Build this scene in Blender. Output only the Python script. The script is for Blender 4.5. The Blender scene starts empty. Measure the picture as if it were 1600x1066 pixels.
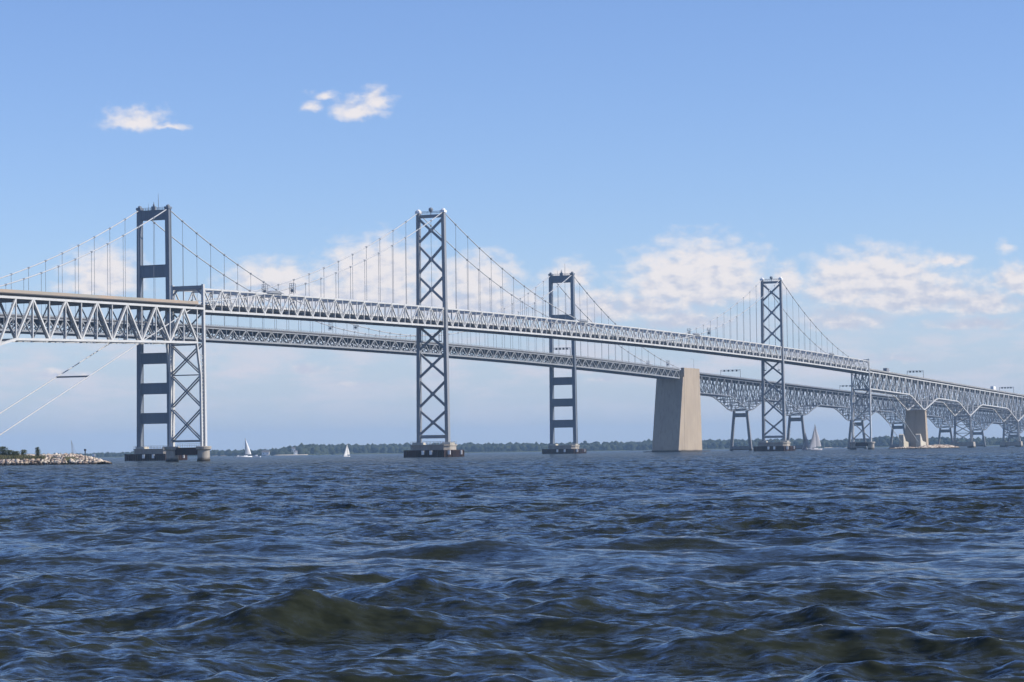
import bpy, math, random
import numpy as np
from mathutils import Vector, Matrix

random.seed(7)
rng = np.random.default_rng(11)
S = bpy.context.scene
COL = S.collection
R = math.radians

# ------------------------------------------------------------------ camera
CAM = Vector((-957.239, -432.004, 2.068))
FW = Vector((0.92305327, 0.38223655, 0.04321886))
RT = Vector((0.38309295, -0.92361353, -0.01333558))
UP = Vector((-0.03482018, -0.02886629, 0.99897662))
cd = bpy.data.cameras.new('camera')
cd.sensor_width = 36.0
cd.lens = 3974.386 / 1600 * 36
cd.clip_start = 0.5
cd.clip_end = 60000
co = bpy.data.objects.new('camera', cd)
COL.objects.link(co)
m3 = Matrix((RT, UP, -FW)).transposed()
co.matrix_world = Matrix.Translation(CAM) @ m3.to_4x4()
S.camera = co

# ------------------------------------------------------------------ light
SUN_AZ, SUN_EL = R(-74), R(38)           # azimuth measured from +X towards +Y
sd = Vector((math.cos(SUN_AZ) * math.cos(SUN_EL), math.sin(SUN_AZ) * math.cos(SUN_EL), math.sin(SUN_EL)))
sl = bpy.data.lights.new('sun', 'SUN')
sl.energy = 5.0
sl.angle = R(0.53)
sl.color = (1.0, 0.93, 0.82)
so = bpy.data.objects.new('sun', sl)
COL.objects.link(so)
so.rotation_euler = (-sd).to_track_quat('-Z', 'Y').to_euler()

S.view_settings.view_transform = 'Standard'
S.view_settings.look = 'None'
S.view_settings.exposure = 0.22
S.view_settings.gamma = 1.0
S.view_settings.use_curve_mapping = False
S.render.engine = 'CYCLES'
S.cycles.use_denoising = True
S.cycles.use_adaptive_sampling = True
S.cycles.adaptive_threshold = 0.02
S.cycles.max_bounces = 4
S.cycles.diffuse_bounces = 2
S.cycles.glossy_bounces = 2
S.cycles.volume_bounces = 0
S.cycles.transparent_max_bounces = 6

CLOUDS = [(30.884, 7.47, 0.663, 0.245, 0.76), (30.132, 7.332, 0.49, 0.087, 0.6), (26.70, 8.03, 0.42, 0.17, 0.5), (26.98, 7.75, 0.36, 0.26, 0.42), (25.898, 7.70, 0.64, 0.25, 0.72), (25.52, 7.90, 0.42, 0.27, 0.70), (31.642, 4.004, 0.634, 0.433, 1.0), (31.784, 3.749, 0.865, 0.231, 0.8), (27.877, 3.93, 0.75, 0.288, 1.0), (27.665, 3.555, 1.442, 0.26, 0.85), (25.505, 4.025, 0.894, 0.49, 1.05), (25.942, 3.54, 1.73, 0.433, 0.9), (23.271, 3.828, 0.663, 0.433, 1.0), (23.638, 3.328, 1.73, 0.404, 0.9), (21.175, 3.914, 0.519, 0.317, 0.8), (20.608, 3.214, 1.082, 0.404, 0.8), (18.296, 3.752, 0.952, 0.49, 1.2), (17.438, 3.563, 0.577, 0.26, 1.0), (19.455, 3.225, 0.952, 0.288, 0.85), (18.598, 2.865, 0.952, 0.216, 0.8), (16.263, 3.684, 0.404, 0.346, 0.85), (14.371, 3.7, 1.067, 0.404, 1.1), (13.46, 3.337, 1.442, 0.404, 0.95), (15.127, 3.46, 0.634, 0.288, 1.0), (15.026, 2.828, 1.009, 0.288, 0.75), (12.77, 4.089, 0.577, 0.144, 0.72), (11.45, 4.365, 0.288, 0.231, 0.5), (12.034, 3.134, 0.721, 0.26, 0.95), (11.132, 3.593, 0.49, 0.26, 0.95), (12.211, 2.67, 1.154, 0.144, 0.7), (32.497, 1.834, 0.865, 0.144, 0.55), (27.108, 1.913, 0.519, 0.173, 0.6), (26.179, 1.557, 0.865, 0.115, 0.5), (24.09, 1.748, 0.865, 0.144, 0.5), (20.344, 1.625, 0.577, 0.144, 0.5), (13.911, 1.95, 1.298, 0.144, 0.5)]


def cloud_density(n, l, src):
    """density of the cumulus bank over azimuth and elevation in degrees"""
    def math_(op, *ins):
        x = n.new('ShaderNodeMath'); x.operation = op
        for i, v in enumerate(ins):
            if isinstance(v, (int, float)): x.inputs[i].default_value = v
            else: l.new(v, x.inputs[i])
        return x.outputs[0]

    def vec(op, a, *consts):
        x = n.new('ShaderNodeVectorMath'); x.operation = op; l.new(a, x.inputs[0])
        for i, v in enumerate(consts):
            if isinstance(v, tuple): x.inputs[i + 1].default_value = v
            else: l.new(v, x.inputs[i + 1])
        return x.outputs[0]

    def noise(v, scale, detail, rough):
        z = n.new('ShaderNodeTexNoise'); z.inputs['Scale'].default_value = scale; z.inputs['Detail'].default_value = detail
        z.inputs['Roughness'].default_value = rough; l.new(v, z.inputs['Vector']); return z
    warp = noise(src, 1.6, 4, .6)
    P = vec('MULTIPLY_ADD', warp.outputs['Color'], (.62, .34, 0), vec('ADD', src, (-.31, -.17, 0)))
    acc = None
    for (az, el, ra, re, w) in CLOUDS:
        sx, sy = 1 / (ra * 1.75), 1 / (re * 2.15)
        a = vec('MULTIPLY_ADD', P, (sx, sy, 0), (-az * sx, -(el - .18 * re) * sy, 0))
        m = vec('MAXIMUM', a, vec('MULTIPLY', a, (-1, -2.0, 0)))
        ln = n.new('ShaderNodeVectorMath'); ln.operation = 'LENGTH'; l.new(m, ln.inputs[0])
        q = math_('SUBTRACT', w, ln.outputs['Value'])
        acc = q if acc is None else math_('MAXIMUM', acc, q)
    # the same bank goes on all round the horizon, outside the mapped part
    sp = n.new('ShaderNodeSeparateXYZ'); l.new(src, sp.inputs[0])
    big = noise(vec('MULTIPLY', src, (.35, .9, 1)), .9, 2, .5)
    off = math_('ABSOLUTE', math_('SUBTRACT', sp.outputs[0], 22.5))
    side = math_('MULTIPLY', math_('MINIMUM', math_('MAXIMUM', math_('SUBTRACT', off, 12.0), 0.0), 1.0), 1.0)
    band = math_('SUBTRACT', 1.0, math_('ABSOLUTE', math_('MULTIPLY', math_('SUBTRACT', sp.outputs[1], 3.4), .8)))
    gen = math_('MULTIPLY_ADD', big.outputs['Fac'], 2.6, math_('MULTIPLY_ADD', band, .9, -1.9))
    gen = math_('MULTIPLY_ADD', side, 4.0, math_('ADD', gen, -4.0))
    acc = math_('MAXIMUM', acc, gen)
    bil = vec('MULTIPLY', src, (1, 1.7, 1))
    n2 = noise(bil, 2.3, 7, .55)
    n3 = noise(vec('ADD', bil, (-.14, .30, 0)), 2.3, 3, .55)
    D = math_('ADD', acc, math_('MULTIPLY_ADD', n2.outputs['Fac'], 1.1, -.50))
    # thin veils low over the horizon
    vn = noise(vec('MULTIPLY', src, (.55, 1.9, 1)), 1.0, 5, .6)
    vb = math_('SUBTRACT', 1.0, math_('ABSOLUTE', math_('MULTIPLY', math_('SUBTRACT', sp.outputs[1], 1.9), .62)))
    vr = n.new('ShaderNodeMapRange'); vr.interpolation_type = 'SMOOTHSTEP'; vr.inputs['From Min'].default_value = .40; vr.inputs['From Max'].default_value = .66; vr.inputs['To Max'].default_value = .85
    l.new(vn.outputs['Fac'], vr.inputs['Value'])
    veil = math_('MULTIPLY', vr.outputs[0], math_('MAXIMUM', vb, 0.0))
    hi = n.new('ShaderNodeMapRange'); hi.inputs['From Min'].default_value = 2.8; hi.inputs['From Max'].default_value = 4.1
    l.new(sp.outputs[1], hi.inputs['Value'])
    lit = math_('MULTIPLY_ADD', math_('SUBTRACT', n2.outputs['Fac'], n3.outputs['Fac']), 1.9, math_('MULTIPLY_ADD', hi.outputs[0], .62, .26))
    return D, lit, veil


SKY_TINT = (.70, .76, 1.0)


def make_world():
    w = bpy.data.worlds.new('World'); S.world = w; w.use_nodes = True
    nt = w.node_tree; n, l = nt.nodes, nt.links; n.clear()
    out = n.new('ShaderNodeOutputWorld'); bg = n.new('ShaderNodeBackground'); l.new(bg.outputs[0], out.inputs[0])
    bg.inputs['Strength'].default_value = 0.124
    sky = n.new('ShaderNodeTexSky'); sky.sky_type = 'NISHITA'; sky.sun_disc = False
    sky.sun_elevation = SUN_EL; sky.sun_rotation = math.atan2(sd.x, sd.y)
    sky.air_density = 1.0; sky.dust_density = 0.0; sky.ozone_density = 3.0; sky.altitude = 0
    ti = n.new('ShaderNodeMix'); ti.data_type = 'RGBA'; ti.blend_type = 'MULTIPLY'; ti.inputs['Factor'].default_value = 1
    ti.inputs['B'].default_value = (*SKY_TINT, 1); l.new(sky.outputs[0], ti.inputs['A'])
    tc = n.new('ShaderNodeTexCoord')
    hz = n.new('ShaderNodeSeparateXYZ'); l.new(tc.outputs['Generated'], hz.inputs[0])
    hr = n.new('ShaderNodeMapRange'); hr.interpolation_type = 'SMOOTHSTEP'; hr.inputs['From Min'].default_value = -.01; hr.inputs['From Max'].default_value = .085
    hr.inputs['To Min'].default_value = .85; hr.inputs['To Max'].default_value = 0
    l.new(hz.outputs[2], hr.inputs['Value'])
    hm_ = n.new('ShaderNodeMix'); hm_.data_type = 'RGBA'; hm_.inputs['B'].default_value = (3.55, 4.1, 5.05, 1)
    l.new(hr.outputs[0], hm_.inputs['Factor']); l.new(ti.outputs[2], hm_.inputs['A'])
    nm = n.new('ShaderNodeVectorMath'); nm.operation = 'NORMALIZE'; l.new(tc.outputs['Generated'], nm.inputs[0])
    sp = n.new('ShaderNodeSeparateXYZ'); l.new(nm.outputs[0], sp.inputs[0])
    at = n.new('ShaderNodeMath'); at.operation = 'ARCTAN2'; l.new(sp.outputs[1], at.inputs[0]); l.new(sp.outputs[0], at.inputs[1])
    asn = n.new('ShaderNodeMath'); asn.operation = 'ARCSINE'; l.new(sp.outputs[2], asn.inputs[0])
    cb = n.new('ShaderNodeCombineXYZ'); l.new(at.outputs[0], cb.inputs[0]); l.new(asn.outputs[0], cb.inputs[1])
    dg = n.new('ShaderNodeVectorMath'); dg.operation = 'SCALE'; dg.inputs['Scale'].default_value = 180 / math.pi
    l.new(cb.outputs[0], dg.inputs[0])
    D, lit, veil = cloud_density(n, l, dg.outputs[0])
    mk = n.new('ShaderNodeMapRange'); mk.interpolation_type = 'SMOOTHSTEP'
    mk.inputs['From Min'].default_value = -.05; mk.inputs['From Max'].default_value = .70; mk.inputs['To Max'].default_value = .90
    l.new(D, mk.inputs['Value'])
    lt = n.new('ShaderNodeMapRange'); lt.interpolation_type = 'SMOOTHSTEP'; l.new(lit, lt.inputs['Value'])
    cc = n.new('ShaderNodeMix'); cc.data_type = 'RGBA'
    cc.inputs['A'].default_value = (4.1, 4.3, 5.1, 1); cc.inputs['B'].default_value = (6.5, 6.05, 5.9, 1)
    l.new(lt.outputs[0], cc.inputs['Factor'])
    mx = n.new('ShaderNodeMix'); mx.data_type = 'RGBA'
    vm = n.new('ShaderNodeMix'); vm.data_type = 'RGBA'; vm.inputs['B'].default_value = (5.2, 5.05, 5.5, 1)
    l.new(veil, vm.inputs['Factor']); l.new(hm_.outputs[2], vm.inputs['A'])
    l.new(mk.outputs[0], mx.inputs['Factor']); l.new(vm.outputs[2], mx.inputs['A']); l.new(cc.outputs[2], mx.inputs['B'])
    l.new(mx.outputs[2], bg.inputs['Color'])
    w.cycles.sampling_method = 'MANUAL'; w.cycles.sample_map_resolution = 512


make_world()

# ------------------------------------------------------------------ materials


def mat(name, col, rough=.6, var=.12, scale=.6, spec=.3, col2=None, detail=4, bump=0., stretch=(1, 1, 1), metal=0., tide=False):
    m = bpy.data.materials.new(name); m.use_nodes = True
    nt = m.node_tree; n, l = nt.nodes, nt.links
    p = n['Principled BSDF']
    p.inputs['Roughness'].default_value = rough; p.inputs['Specular IOR Level'].default_value = spec
    p.inputs['Metallic'].default_value = metal
    ge = n.new('ShaderNodeNewGeometry')
    mp = n.new('ShaderNodeVectorMath'); mp.operation = 'MULTIPLY'; mp.inputs[1].default_value = stretch
    l.new(ge.outputs['Position'], mp.inputs[0])
    nz = n.new('ShaderNodeTexNoise'); nz.inputs['Scale'].default_value = scale; nz.inputs['Detail'].default_value = detail
    nz.inputs['Roughness'].default_value = .65
    l.new(mp.outputs[0], nz.inputs['Vector'])
    rp = n.new('ShaderNodeMapRange'); rp.inputs['From Min'].default_value = .3; rp.inputs['From Max'].default_value = .7
    l.new(nz.outputs['Fac'], rp.inputs['Value'])
    mx = n.new('ShaderNodeMix'); mx.data_type = 'RGBA'
    c1 = tuple(c * (1 - var) for c in col); c2 = col2 if col2 else tuple(min(1, c * (1 + var)) for c in col)
    mx.inputs['A'].default_value = (*c1, 1); mx.inputs['B'].default_value = (*c2, 1)
    l.new(rp.outputs[0], mx.inputs['Factor']); l.new(mx.outputs[2], p.inputs['Base Color'])
    if tide:
        sz = n.new('ShaderNodeSeparateXYZ'); l.new(ge.outputs['Position'], sz.inputs[0])
        wob = n.new('ShaderNodeMath'); wob.operation = 'MULTIPLY_ADD'; wob.inputs[1].default_value = 1.1; l.new(nz.outputs['Fac'], wob.inputs[0]); l.new(sz.outputs[2], wob.inputs[2])
        tr = n.new('ShaderNodeMapRange'); tr.inputs['From Min'].default_value = 1.2; tr.inputs['From Max'].default_value = 2.1; l.new(wob.outputs[0], tr.inputs['Value'])
        tm = n.new('ShaderNodeMix'); tm.data_type = 'RGBA'; tm.inputs['A'].default_value = (.045, .04, .033, 1)
        # rain streaks
        sv = n.new('ShaderNodeVectorMath'); sv.operation = 'MULTIPLY'; sv.inputs[1].default_value = (.9, .9, .03); l.new(ge.outputs['Position'], sv.inputs[0])
        sn = n.new('ShaderNodeTexNoise'); sn.inputs['Scale'].default_value = 1.0; sn.inputs['Detail'].default_value = 4; l.new(sv.outputs[0], sn.inputs['Vector'])
        sr = n.new('ShaderNodeMapRange'); sr.inputs['From Min'].default_value = .52; sr.inputs['From Max'].default_value = .72; sr.inputs['To Max'].default_value = .45; l.new(sn.outputs['Fac'], sr.inputs['Value'])
        sm = n.new('ShaderNodeMix'); sm.data_type = 'RGBA'; sm.inputs['B'].default_value = tuple(c * .55 for c in col) + (1,)
        l.new(sr.outputs[0], sm.inputs['Factor']); l.new(mx.outputs[2], sm.inputs['A'])
        l.new(tr.outputs[0], tm.inputs['Factor']); l.new(sm.outputs[2], tm.inputs['B']); l.new(tm.outputs[2], p.inputs['Base Color'])
    if bump:
        bp = n.new('ShaderNodeBump'); bp.inputs['Strength'].default_value = bump; bp.inputs['Distance'].default_value = .1
        l.new(nz.outputs['Fac'], bp.inputs['Height']); l.new(bp.outputs[0], p.inputs['Normal'])
    return m


M = {}
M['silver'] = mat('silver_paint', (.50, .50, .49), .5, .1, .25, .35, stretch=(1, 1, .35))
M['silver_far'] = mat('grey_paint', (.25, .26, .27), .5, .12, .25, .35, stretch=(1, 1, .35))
M['tower_and_shade_near'] = mat('tower_and_shaded_silver', (.235, .245, .26), .5, .12, .18, .35, stretch=(1, 1, .25))  # tower paint; darker than silver, it also puts shade into inner members
M['tower_and_shade_far'] = mat('tower_and_shaded_blue_grey', (.15, .17, .20), .5, .12, .18, .35, stretch=(1, 1, .25))  # tower colour, reused on inner bracing as painted-in shade below the deck
M['cable'] = mat('cable_white', (.42, .43, .44), .5, .08, .3)
M['hanger'] = mat('hanger_steel', (.20, .22, .25), .55, .1, .3)
M['concrete'] = mat('pale_concrete', (.365, .30, .228), .85, .12, .09, .2, stretch=(1, 1, .55), detail=7, tide=True)
M['pier'] = mat('weathered_concrete', (.33, .30, .26), .85, .25, .35, .2, stretch=(1, 1, .4), detail=6, tide=True)
M['slate'] = mat('slate_concrete', (.20, .20, .205), .85, .2, .3, .2, stretch=(1, 1, .4), tide=True)
M['steel_slate'] = mat('slate_steel_paint', (.17, .18, .20), .5, .15, .25, .35)
M['white_conc'] = mat('light_concrete', (.50, .46, .38), .85, .12, .3, .2)
M['fender'] = mat('dark_timber', (.035, .028, .027), .8, .3, .5, .2, col2=(.075, .042, .036), stretch=(1, 1, .2))
M['deck'] = mat('deck_concrete', (.075, .075, .08), .85, .15, .2, .2)
M['parapet'] = mat('parapet_tan', (.31, .30, .265), .85, .08, .055, .2, col2=(.38, .29, .22), detail=1)
M['parapet_grey'] = mat('parapet_grey', (.27, .27, .265), .85, .15, .1, .2)
M['rail'] = mat('rail_steel', (.22, .23, .24), .55, .1, .3)
M['white'] = mat('white_paint', (.78, .78, .78), .5, .05, .5)
M['sail'] = mat('white_sailcloth', (.78, .77, .75), .7, .06, .3)
M['sail_grey'] = mat('grey_sailcloth', (.34, .34, .37), .7, .06, .3)
M['mast'] = mat('mast_grey', (.22, .22, .24), .4, .08, .5)
M['dark'] = mat('dark_hull', (.03, .035, .05), .4, .1, .5)
M['black'] = mat('black_rubber', (.02, .02, .02), .7, .1, .5)
M['glass'] = mat('dark_glass', (.03, .04, .05), .1, .05, .5, .5)
M['sign'] = mat('signal_black', (.03, .03, .035), .6, .1, .5)
M['bark'] = mat('bark', (.07, .055, .04), .9, .2, 2.)
M['leaf'] = mat('leaf_green', (.045, .065, .028), .7, .35, .8, .2, col2=(.085, .10, .04))
M['wood'] = mat('woodland', (.018, .028, .015), .8, .3, .03, .15, col2=(.040, .052, .026), detail=6)
M['grass'] = mat('dry_grass', (.10, .11, .045), .85, .3, .4, .15, col2=(.20, .18, .09))
M['sand'] = mat('sand', (.42, .37, .29), .9, .12, .05, .15)
M['land'] = mat('marsh_land', (.07, .085, .04), .9, .25, .01, .15)
M['roofing'] = mat('roof_grey', (.14, .13, .13), .8, .15, .5)
M['skin'] = mat('skin', (.45, .30, .22), .6, .05, 3.)
M['cloth'] = mat('dark_work_clothes', (.03, .05, .04), .8, .2, 3.)


def rock_material():
    m = bpy.data.materials.new('riprap_stone'); m.use_nodes = True
    nt = m.node_tree; n, l = nt.nodes, nt.links; p = n['Principled BSDF']
    p.inputs['Roughness'].default_value = .9; p.inputs['Specular IOR Level'].default_value = .2
    at = n.new('ShaderNodeAttribute'); at.attribute_name = 'tone'
    cr = n.new('ShaderNodeValToRGB')
    e = cr.color_ramp.elements
    e[0].position = 0; e[0].color = (.17, .12, .09, 1)
    e[1].position = 1; e[1].color = (.66, .60, .50, 1)
    q = cr.color_ramp.elements.new(.35); q.color = (.36, .27, .21, 1)
    q = cr.color_ramp.elements.new(.7); q.color = (.48, .40, .32, 1)
    l.new(at.outputs['Fac'], cr.inputs[0])
    # wet and algae-dark below the tide line
    ge = n.new('ShaderNodeNewGeometry'); sp = n.new('ShaderNodeSeparateXYZ'); l.new(ge.outputs['Position'], sp.inputs[0])
    nz = n.new('ShaderNodeTexNoise'); nz.inputs['Scale'].default_value = .7; l.new(ge.outputs['Position'], nz.inputs['Vector'])
    ad = n.new('ShaderNodeMath'); ad.operation = 'MULTIPLY_ADD'; ad.inputs[1].default_value = .8; l.new(nz.outputs['Fac'], ad.inputs[0]); l.new(sp.outputs[2], ad.inputs[2])
    mr = n.new('ShaderNodeMapRange'); mr.inputs['From Min'].default_value = .75; mr.inputs['From Max'].default_value = 1.15
    l.new(ad.outputs[0], mr.inputs['Value'])
    mx = n.new('ShaderNodeMix'); mx.data_type = 'RGBA'; mx.inputs['A'].default_value = (.035, .028, .022, 1)
    l.new(mr.outputs[0], mx.inputs['Factor']); l.new(cr.outputs[0], mx.inputs['B']); l.new(mx.outputs[2], p.inputs['Base Color'])
    return m


M['rock'] = rock_material()


RIP = (.85, .9, .55)


def water_material():
    m = bpy.data.materials.new('bay_water'); m.use_nodes = True
    nt = m.node_tree; n, l = nt.nodes, nt.links; p = n['Principled BSDF']
    n.remove(p)
    body = n.new('ShaderNodeBsdfDiffuse'); body.inputs['Color'].default_value = (.022, .026, .015, 1)
    gl = n.new('ShaderNodeBsdfGlossy'); gl.inputs['Color'].default_value = (.62, .67, .74, 1); gl.inputs['Roughness'].default_value = .12
    fr = n.new('ShaderNodeFresnel'); fr.inputs['IOR'].default_value = 1.333
    sea = n.new('ShaderNodeMixShader'); l.new(fr.outputs[0], sea.inputs[0]); l.new(body.outputs[0], sea.inputs[1]); l.new(gl.outputs[0], sea.inputs[2])
    ge = n.new('ShaderNodeNewGeometry')

    def noise(scale, stretch, rot, detail=3, rough=.6):
        mp = n.new('ShaderNodeMapping'); mp.inputs['Rotation'].default_value = (0, 0, rot)
        mp.inputs['Scale'].default_value = stretch
        l.new(ge.outputs['Position'], mp.inputs['Vector'])
        z = n.new('ShaderNodeTexNoise'); z.inputs['Scale'].default_value = scale; z.inputs['Detail'].default_value = detail
        z.inputs['Roughness'].default_value = rough
        l.new(mp.outputs[0], z.inputs['Vector'])
        return z
    # small ripples the mesh is too coarse for: slopes taken straight from noise, so that they do not fade out with distance
    def slopes(scale, stretch, rot, amt, detail=2):
        z = noise(scale, stretch, rot, detail, .6)
        v = n.new('ShaderNodeVectorMath'); v.operation = 'MULTIPLY_ADD'
        v.inputs[1].default_value = (amt, amt, 0); v.inputs[2].default_value = (-amt / 2, -amt / 2, 0)
        l.new(z.outputs['Color'], v.inputs[0]); return v.outputs[0]
    gu = n.new('ShaderNodeAttribute'); gu.attribute_name = 'gust'
    ch = n.new('ShaderNodeAttribute'); ch.attribute_name = 'chop'
    far = n.new('ShaderNodeVectorMath'); far.operation = 'SCALE'; l.new(slopes(.8, (1, .45, 1), -R(22), 13.0, 3), far.inputs[0]); l.new(ch.outputs['Fac'], far.inputs['Scale'])
    a0 = n.new('ShaderNodeVectorMath'); a0.operation = 'ADD'; l.new(ge.outputs['Normal'], a0.inputs[0]); l.new(far.outputs[0], a0.inputs[1])
    acc = a0.outputs[0]
    for sl_ in (slopes(11., (1, .5, 1), -R(22), RIP[0], 2), slopes(4.2, (1, .5, 1), -R(12), RIP[1], 2), slopes(1.1, (1, .5, 1), -R(30), RIP[2], 2)):
        sc_ = n.new('ShaderNodeVectorMath'); sc_.operation = 'SCALE'; l.new(sl_, sc_.inputs[0]); l.new(gu.outputs['Fac'], sc_.inputs['Scale'])
        ad = n.new('ShaderNodeVectorMath'); ad.operation = 'ADD'; l.new(acc, ad.inputs[0]); l.new(sc_.outputs[0], ad.inputs[1]); acc = ad.outputs[0]
    nn = n.new('ShaderNodeVectorMath'); nn.operation = 'NORMALIZE'; l.new(acc, nn.inputs[0])
    for q in (body, gl, fr): l.new(nn.outputs[0], q.inputs['Normal'])
    # broken foam on the sharpest crests
    at = n.new('ShaderNodeAttribute'); at.attribute_name = 'foam'
    fz = n.new('ShaderNodeTexNoise'); fz.inputs['Scale'].default_value = 6.; fz.inputs['Detail'].default_value = 4
    l.new(ge.outputs['Position'], fz.inputs['Vector'])
    ad = n.new('ShaderNodeMath'); ad.operation = 'MULTIPLY'; l.new(at.outputs['Fac'], ad.inputs[0]); l.new(fz.outputs['Fac'], ad.inputs[1])
    mr = n.new('ShaderNodeMapRange'); mr.inputs['From Min'].default_value = .49; mr.inputs['From Max'].default_value = .62
    l.new(ad.outputs[0], mr.inputs['Value'])
    df = n.new('ShaderNodeBsdfDiffuse'); df.inputs['Color'].default_value = (.55, .55, .53, 1)
    ms = n.new('ShaderNodeMixShader'); l.new(mr.outputs[0], ms.inputs[0]); l.new(sea.outputs[0], ms.inputs[1]); l.new(df.outputs[0], ms.inputs[2])
    l.new(ms.outputs[0], n['Material Output'].inputs['Surface'])
    return m


M['water'] = water_material()

# ------------------------------------------------------------------ mesh helpers


def link(name, mesh, parent=None):
    o = bpy.data.objects.new(name, mesh); COL.objects.link(o)
    if parent is not None:
        o.parent = parent
    return o


def empty(name, loc=(0, 0, 0), parent=None):
    o = bpy.data.objects.new(name, None); COL.objects.link(o); o.location = loc
    o.empty_display_size = 1
    if parent is not None:
        o.parent = parent
    return o


def tag(o, label, cat, group=None, kind=None):
    o['label'] = label; o['category'] = cat
    if group: o['group'] = group
    if kind: o['kind'] = kind
    return o


_F = [(0, 3, 2, 1), (4, 5, 6, 7), (0, 1, 5, 4), (1, 2, 6, 5), (2, 3, 7, 6), (3, 0, 4, 7)]


def frame(p, q, ref=None):
    p, q = Vector(p), Vector(q)
    d = q - p; L = d.length; d.normalize()
    ref = Vector(ref) if ref is not None else (Vector((0, 0, 1)) if abs(d.z) < .999 else Vector((1, 0, 0)))
    y = ref.cross(d)
    if y.length < 1e-6:
        y = Vector((0, 1, 0))
    y.normalize(); z = d.cross(y)
    return p, d, y, z, L


class MB:
    def __init__(s): s.v = []; s.f = []; s.t = []

    def add(s, vs, fs, tone=None):
        o = len(s.v); s.v.extend(tuple(v) for v in vs); s.f.extend(tuple(i + o for i in f) for f in fs)
        if tone is not None: s.t.extend([tone] * len(vs))

    def box(s, x0, x1, y0, y1, z0, z1):
        s.add([(x0, y0, z0), (x1, y0, z0), (x1, y1, z0), (x0, y1, z0), (x0, y0, z1), (x1, y0, z1), (x1, y1, z1), (x0, y1, z1)], _F)

    def frustum(s, b, t, z0, z1):
        (a, c, d, e), (f, g, h, i) = b, t
        s.add([(a, d, z0), (c, d, z0), (c, e, z0), (a, e, z0), (f, h, z1), (g, h, z1), (g, i, z1), (f, i, z1)], _F)

    def beam(s, p, q, w, h, ref=None, w2=None, h2=None):
        p, d, y, z, L = frame(p, q, ref); q = p + d * L
        w2 = w if w2 is None else w2; h2 = h if h2 is None else h2
        vs = []
        for c, a, b in ((p, w, h), (q, w2, h2)):
            for sy, sz in ((-1, -1), (1, -1), (1, 1), (-1, 1)):
                vs.append(c + y * (sy * a / 2) + z * (sz * b / 2))
        s.add(vs, _F)

    def poly_tube(s, pts, r, n=8):
        rings = []
        P = [Vector(p) for p in pts]
        vs = []; fs = []
        for i, p in enumerate(P):
            d = (P[min(i + 1, len(P) - 1)] - P[max(i - 1, 0)]).normalized()
            y = Vector((0, 0, 1)).cross(d)
            if y.length < 1e-5: y = Vector((0, 1, 0))
            y.normalize(); z = d.cross(y)
            rr = r[i] if isinstance(r, (list, tuple)) else r
            for k in range(n):
                a = 2 * math.pi * k / n
                vs.append(p + y * math.cos(a) * rr + z * math.sin(a) * rr)
        for i in range(len(P) - 1):
            for k in range(n):
                fs.append((i * n + k, i * n + (k + 1) % n, (i + 1) * n + (k + 1) % n, (i + 1) * n + k))
        fs.append(tuple(range(n - 1, -1, -1))); fs.append(tuple((len(P) - 1) * n + k for k in range(n)))
        s.add(vs, fs)

    def prism(s, poly, z0, z1, grow=0):
        n = len(poly)
        cx = sum(p[0] for p in poly) / n; cy = sum(p[1] for p in poly) / n
        vs = [(x, y, z0) for x, y in poly] + [(x + (x - cx) * grow, y + (y - cy) * grow, z1) for x, y in poly]
        fs = [tuple(range(n - 1, -1, -1)), tuple(range(n, 2 * n))] + [(i, (i + 1) % n, (i + 1) % n + n, i + n) for i in range(n)]
        s.add(vs, fs)

    def lathe(s, cx, cy, prof, n=20):
        vs = []; fs = []
        for r, z in prof:
            for k in range(n):
                a = 2 * math.pi * k / n; vs.append((cx + r * math.cos(a), cy + r * math.sin(a), z))
        for i in range(len(prof) - 1):
            for k in range(n):
                fs.append((i * n + k, i * n + (k + 1) % n, (i + 1) * n + (k + 1) % n, (i + 1) * n + k))
        fs.append(tuple(range(n - 1, -1, -1))); fs.append(tuple((len(prof) - 1) * n + k for k in range(n)))
        s.add(vs, fs)

    def build(s, name, m, parent=None, smooth=False):
        me = bpy.data.meshes.new(name); me.from_pydata(s.v, [], s.f); me.materials.append(M[m])
        if s.t:
            at = me.attributes.new('tone', 'FLOAT', 'POINT'); at.data.foreach_set('value', s.t)
        if smooth: me.polygons.foreach_set('use_smooth', [True] * len(me.polygons))
        me.update()
        return link(name, me, parent)


_unit = {}


def member(name, p, q, w, h, m, parent, ref=None):
    """one straight steel member as an object of its own, all of a material sharing one mesh"""
    if m not in _unit:
        b = MB(); b.box(0, 1, -.5, .5, -.5, .5)
        me = bpy.data.meshes.new('member'); me.from_pydata(b.v, [], b.f); me.materials.append(M[m]); _unit[m] = me
    p, d, y, z, L = frame(p, q, ref)
    o = link(name, _unit[m], parent)
    mt = Matrix(((d.x * L, y.x * w, z.x * h, p.x), (d.y * L, y.y * w, z.y * h, p.y), (d.z * L, y.z * w, z.z * h, p.z), (0, 0, 0, 1)))
    o.matrix_local = mt
    return o


def stuff(o):
    o['kind'] = 'stuff'
    return o


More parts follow.
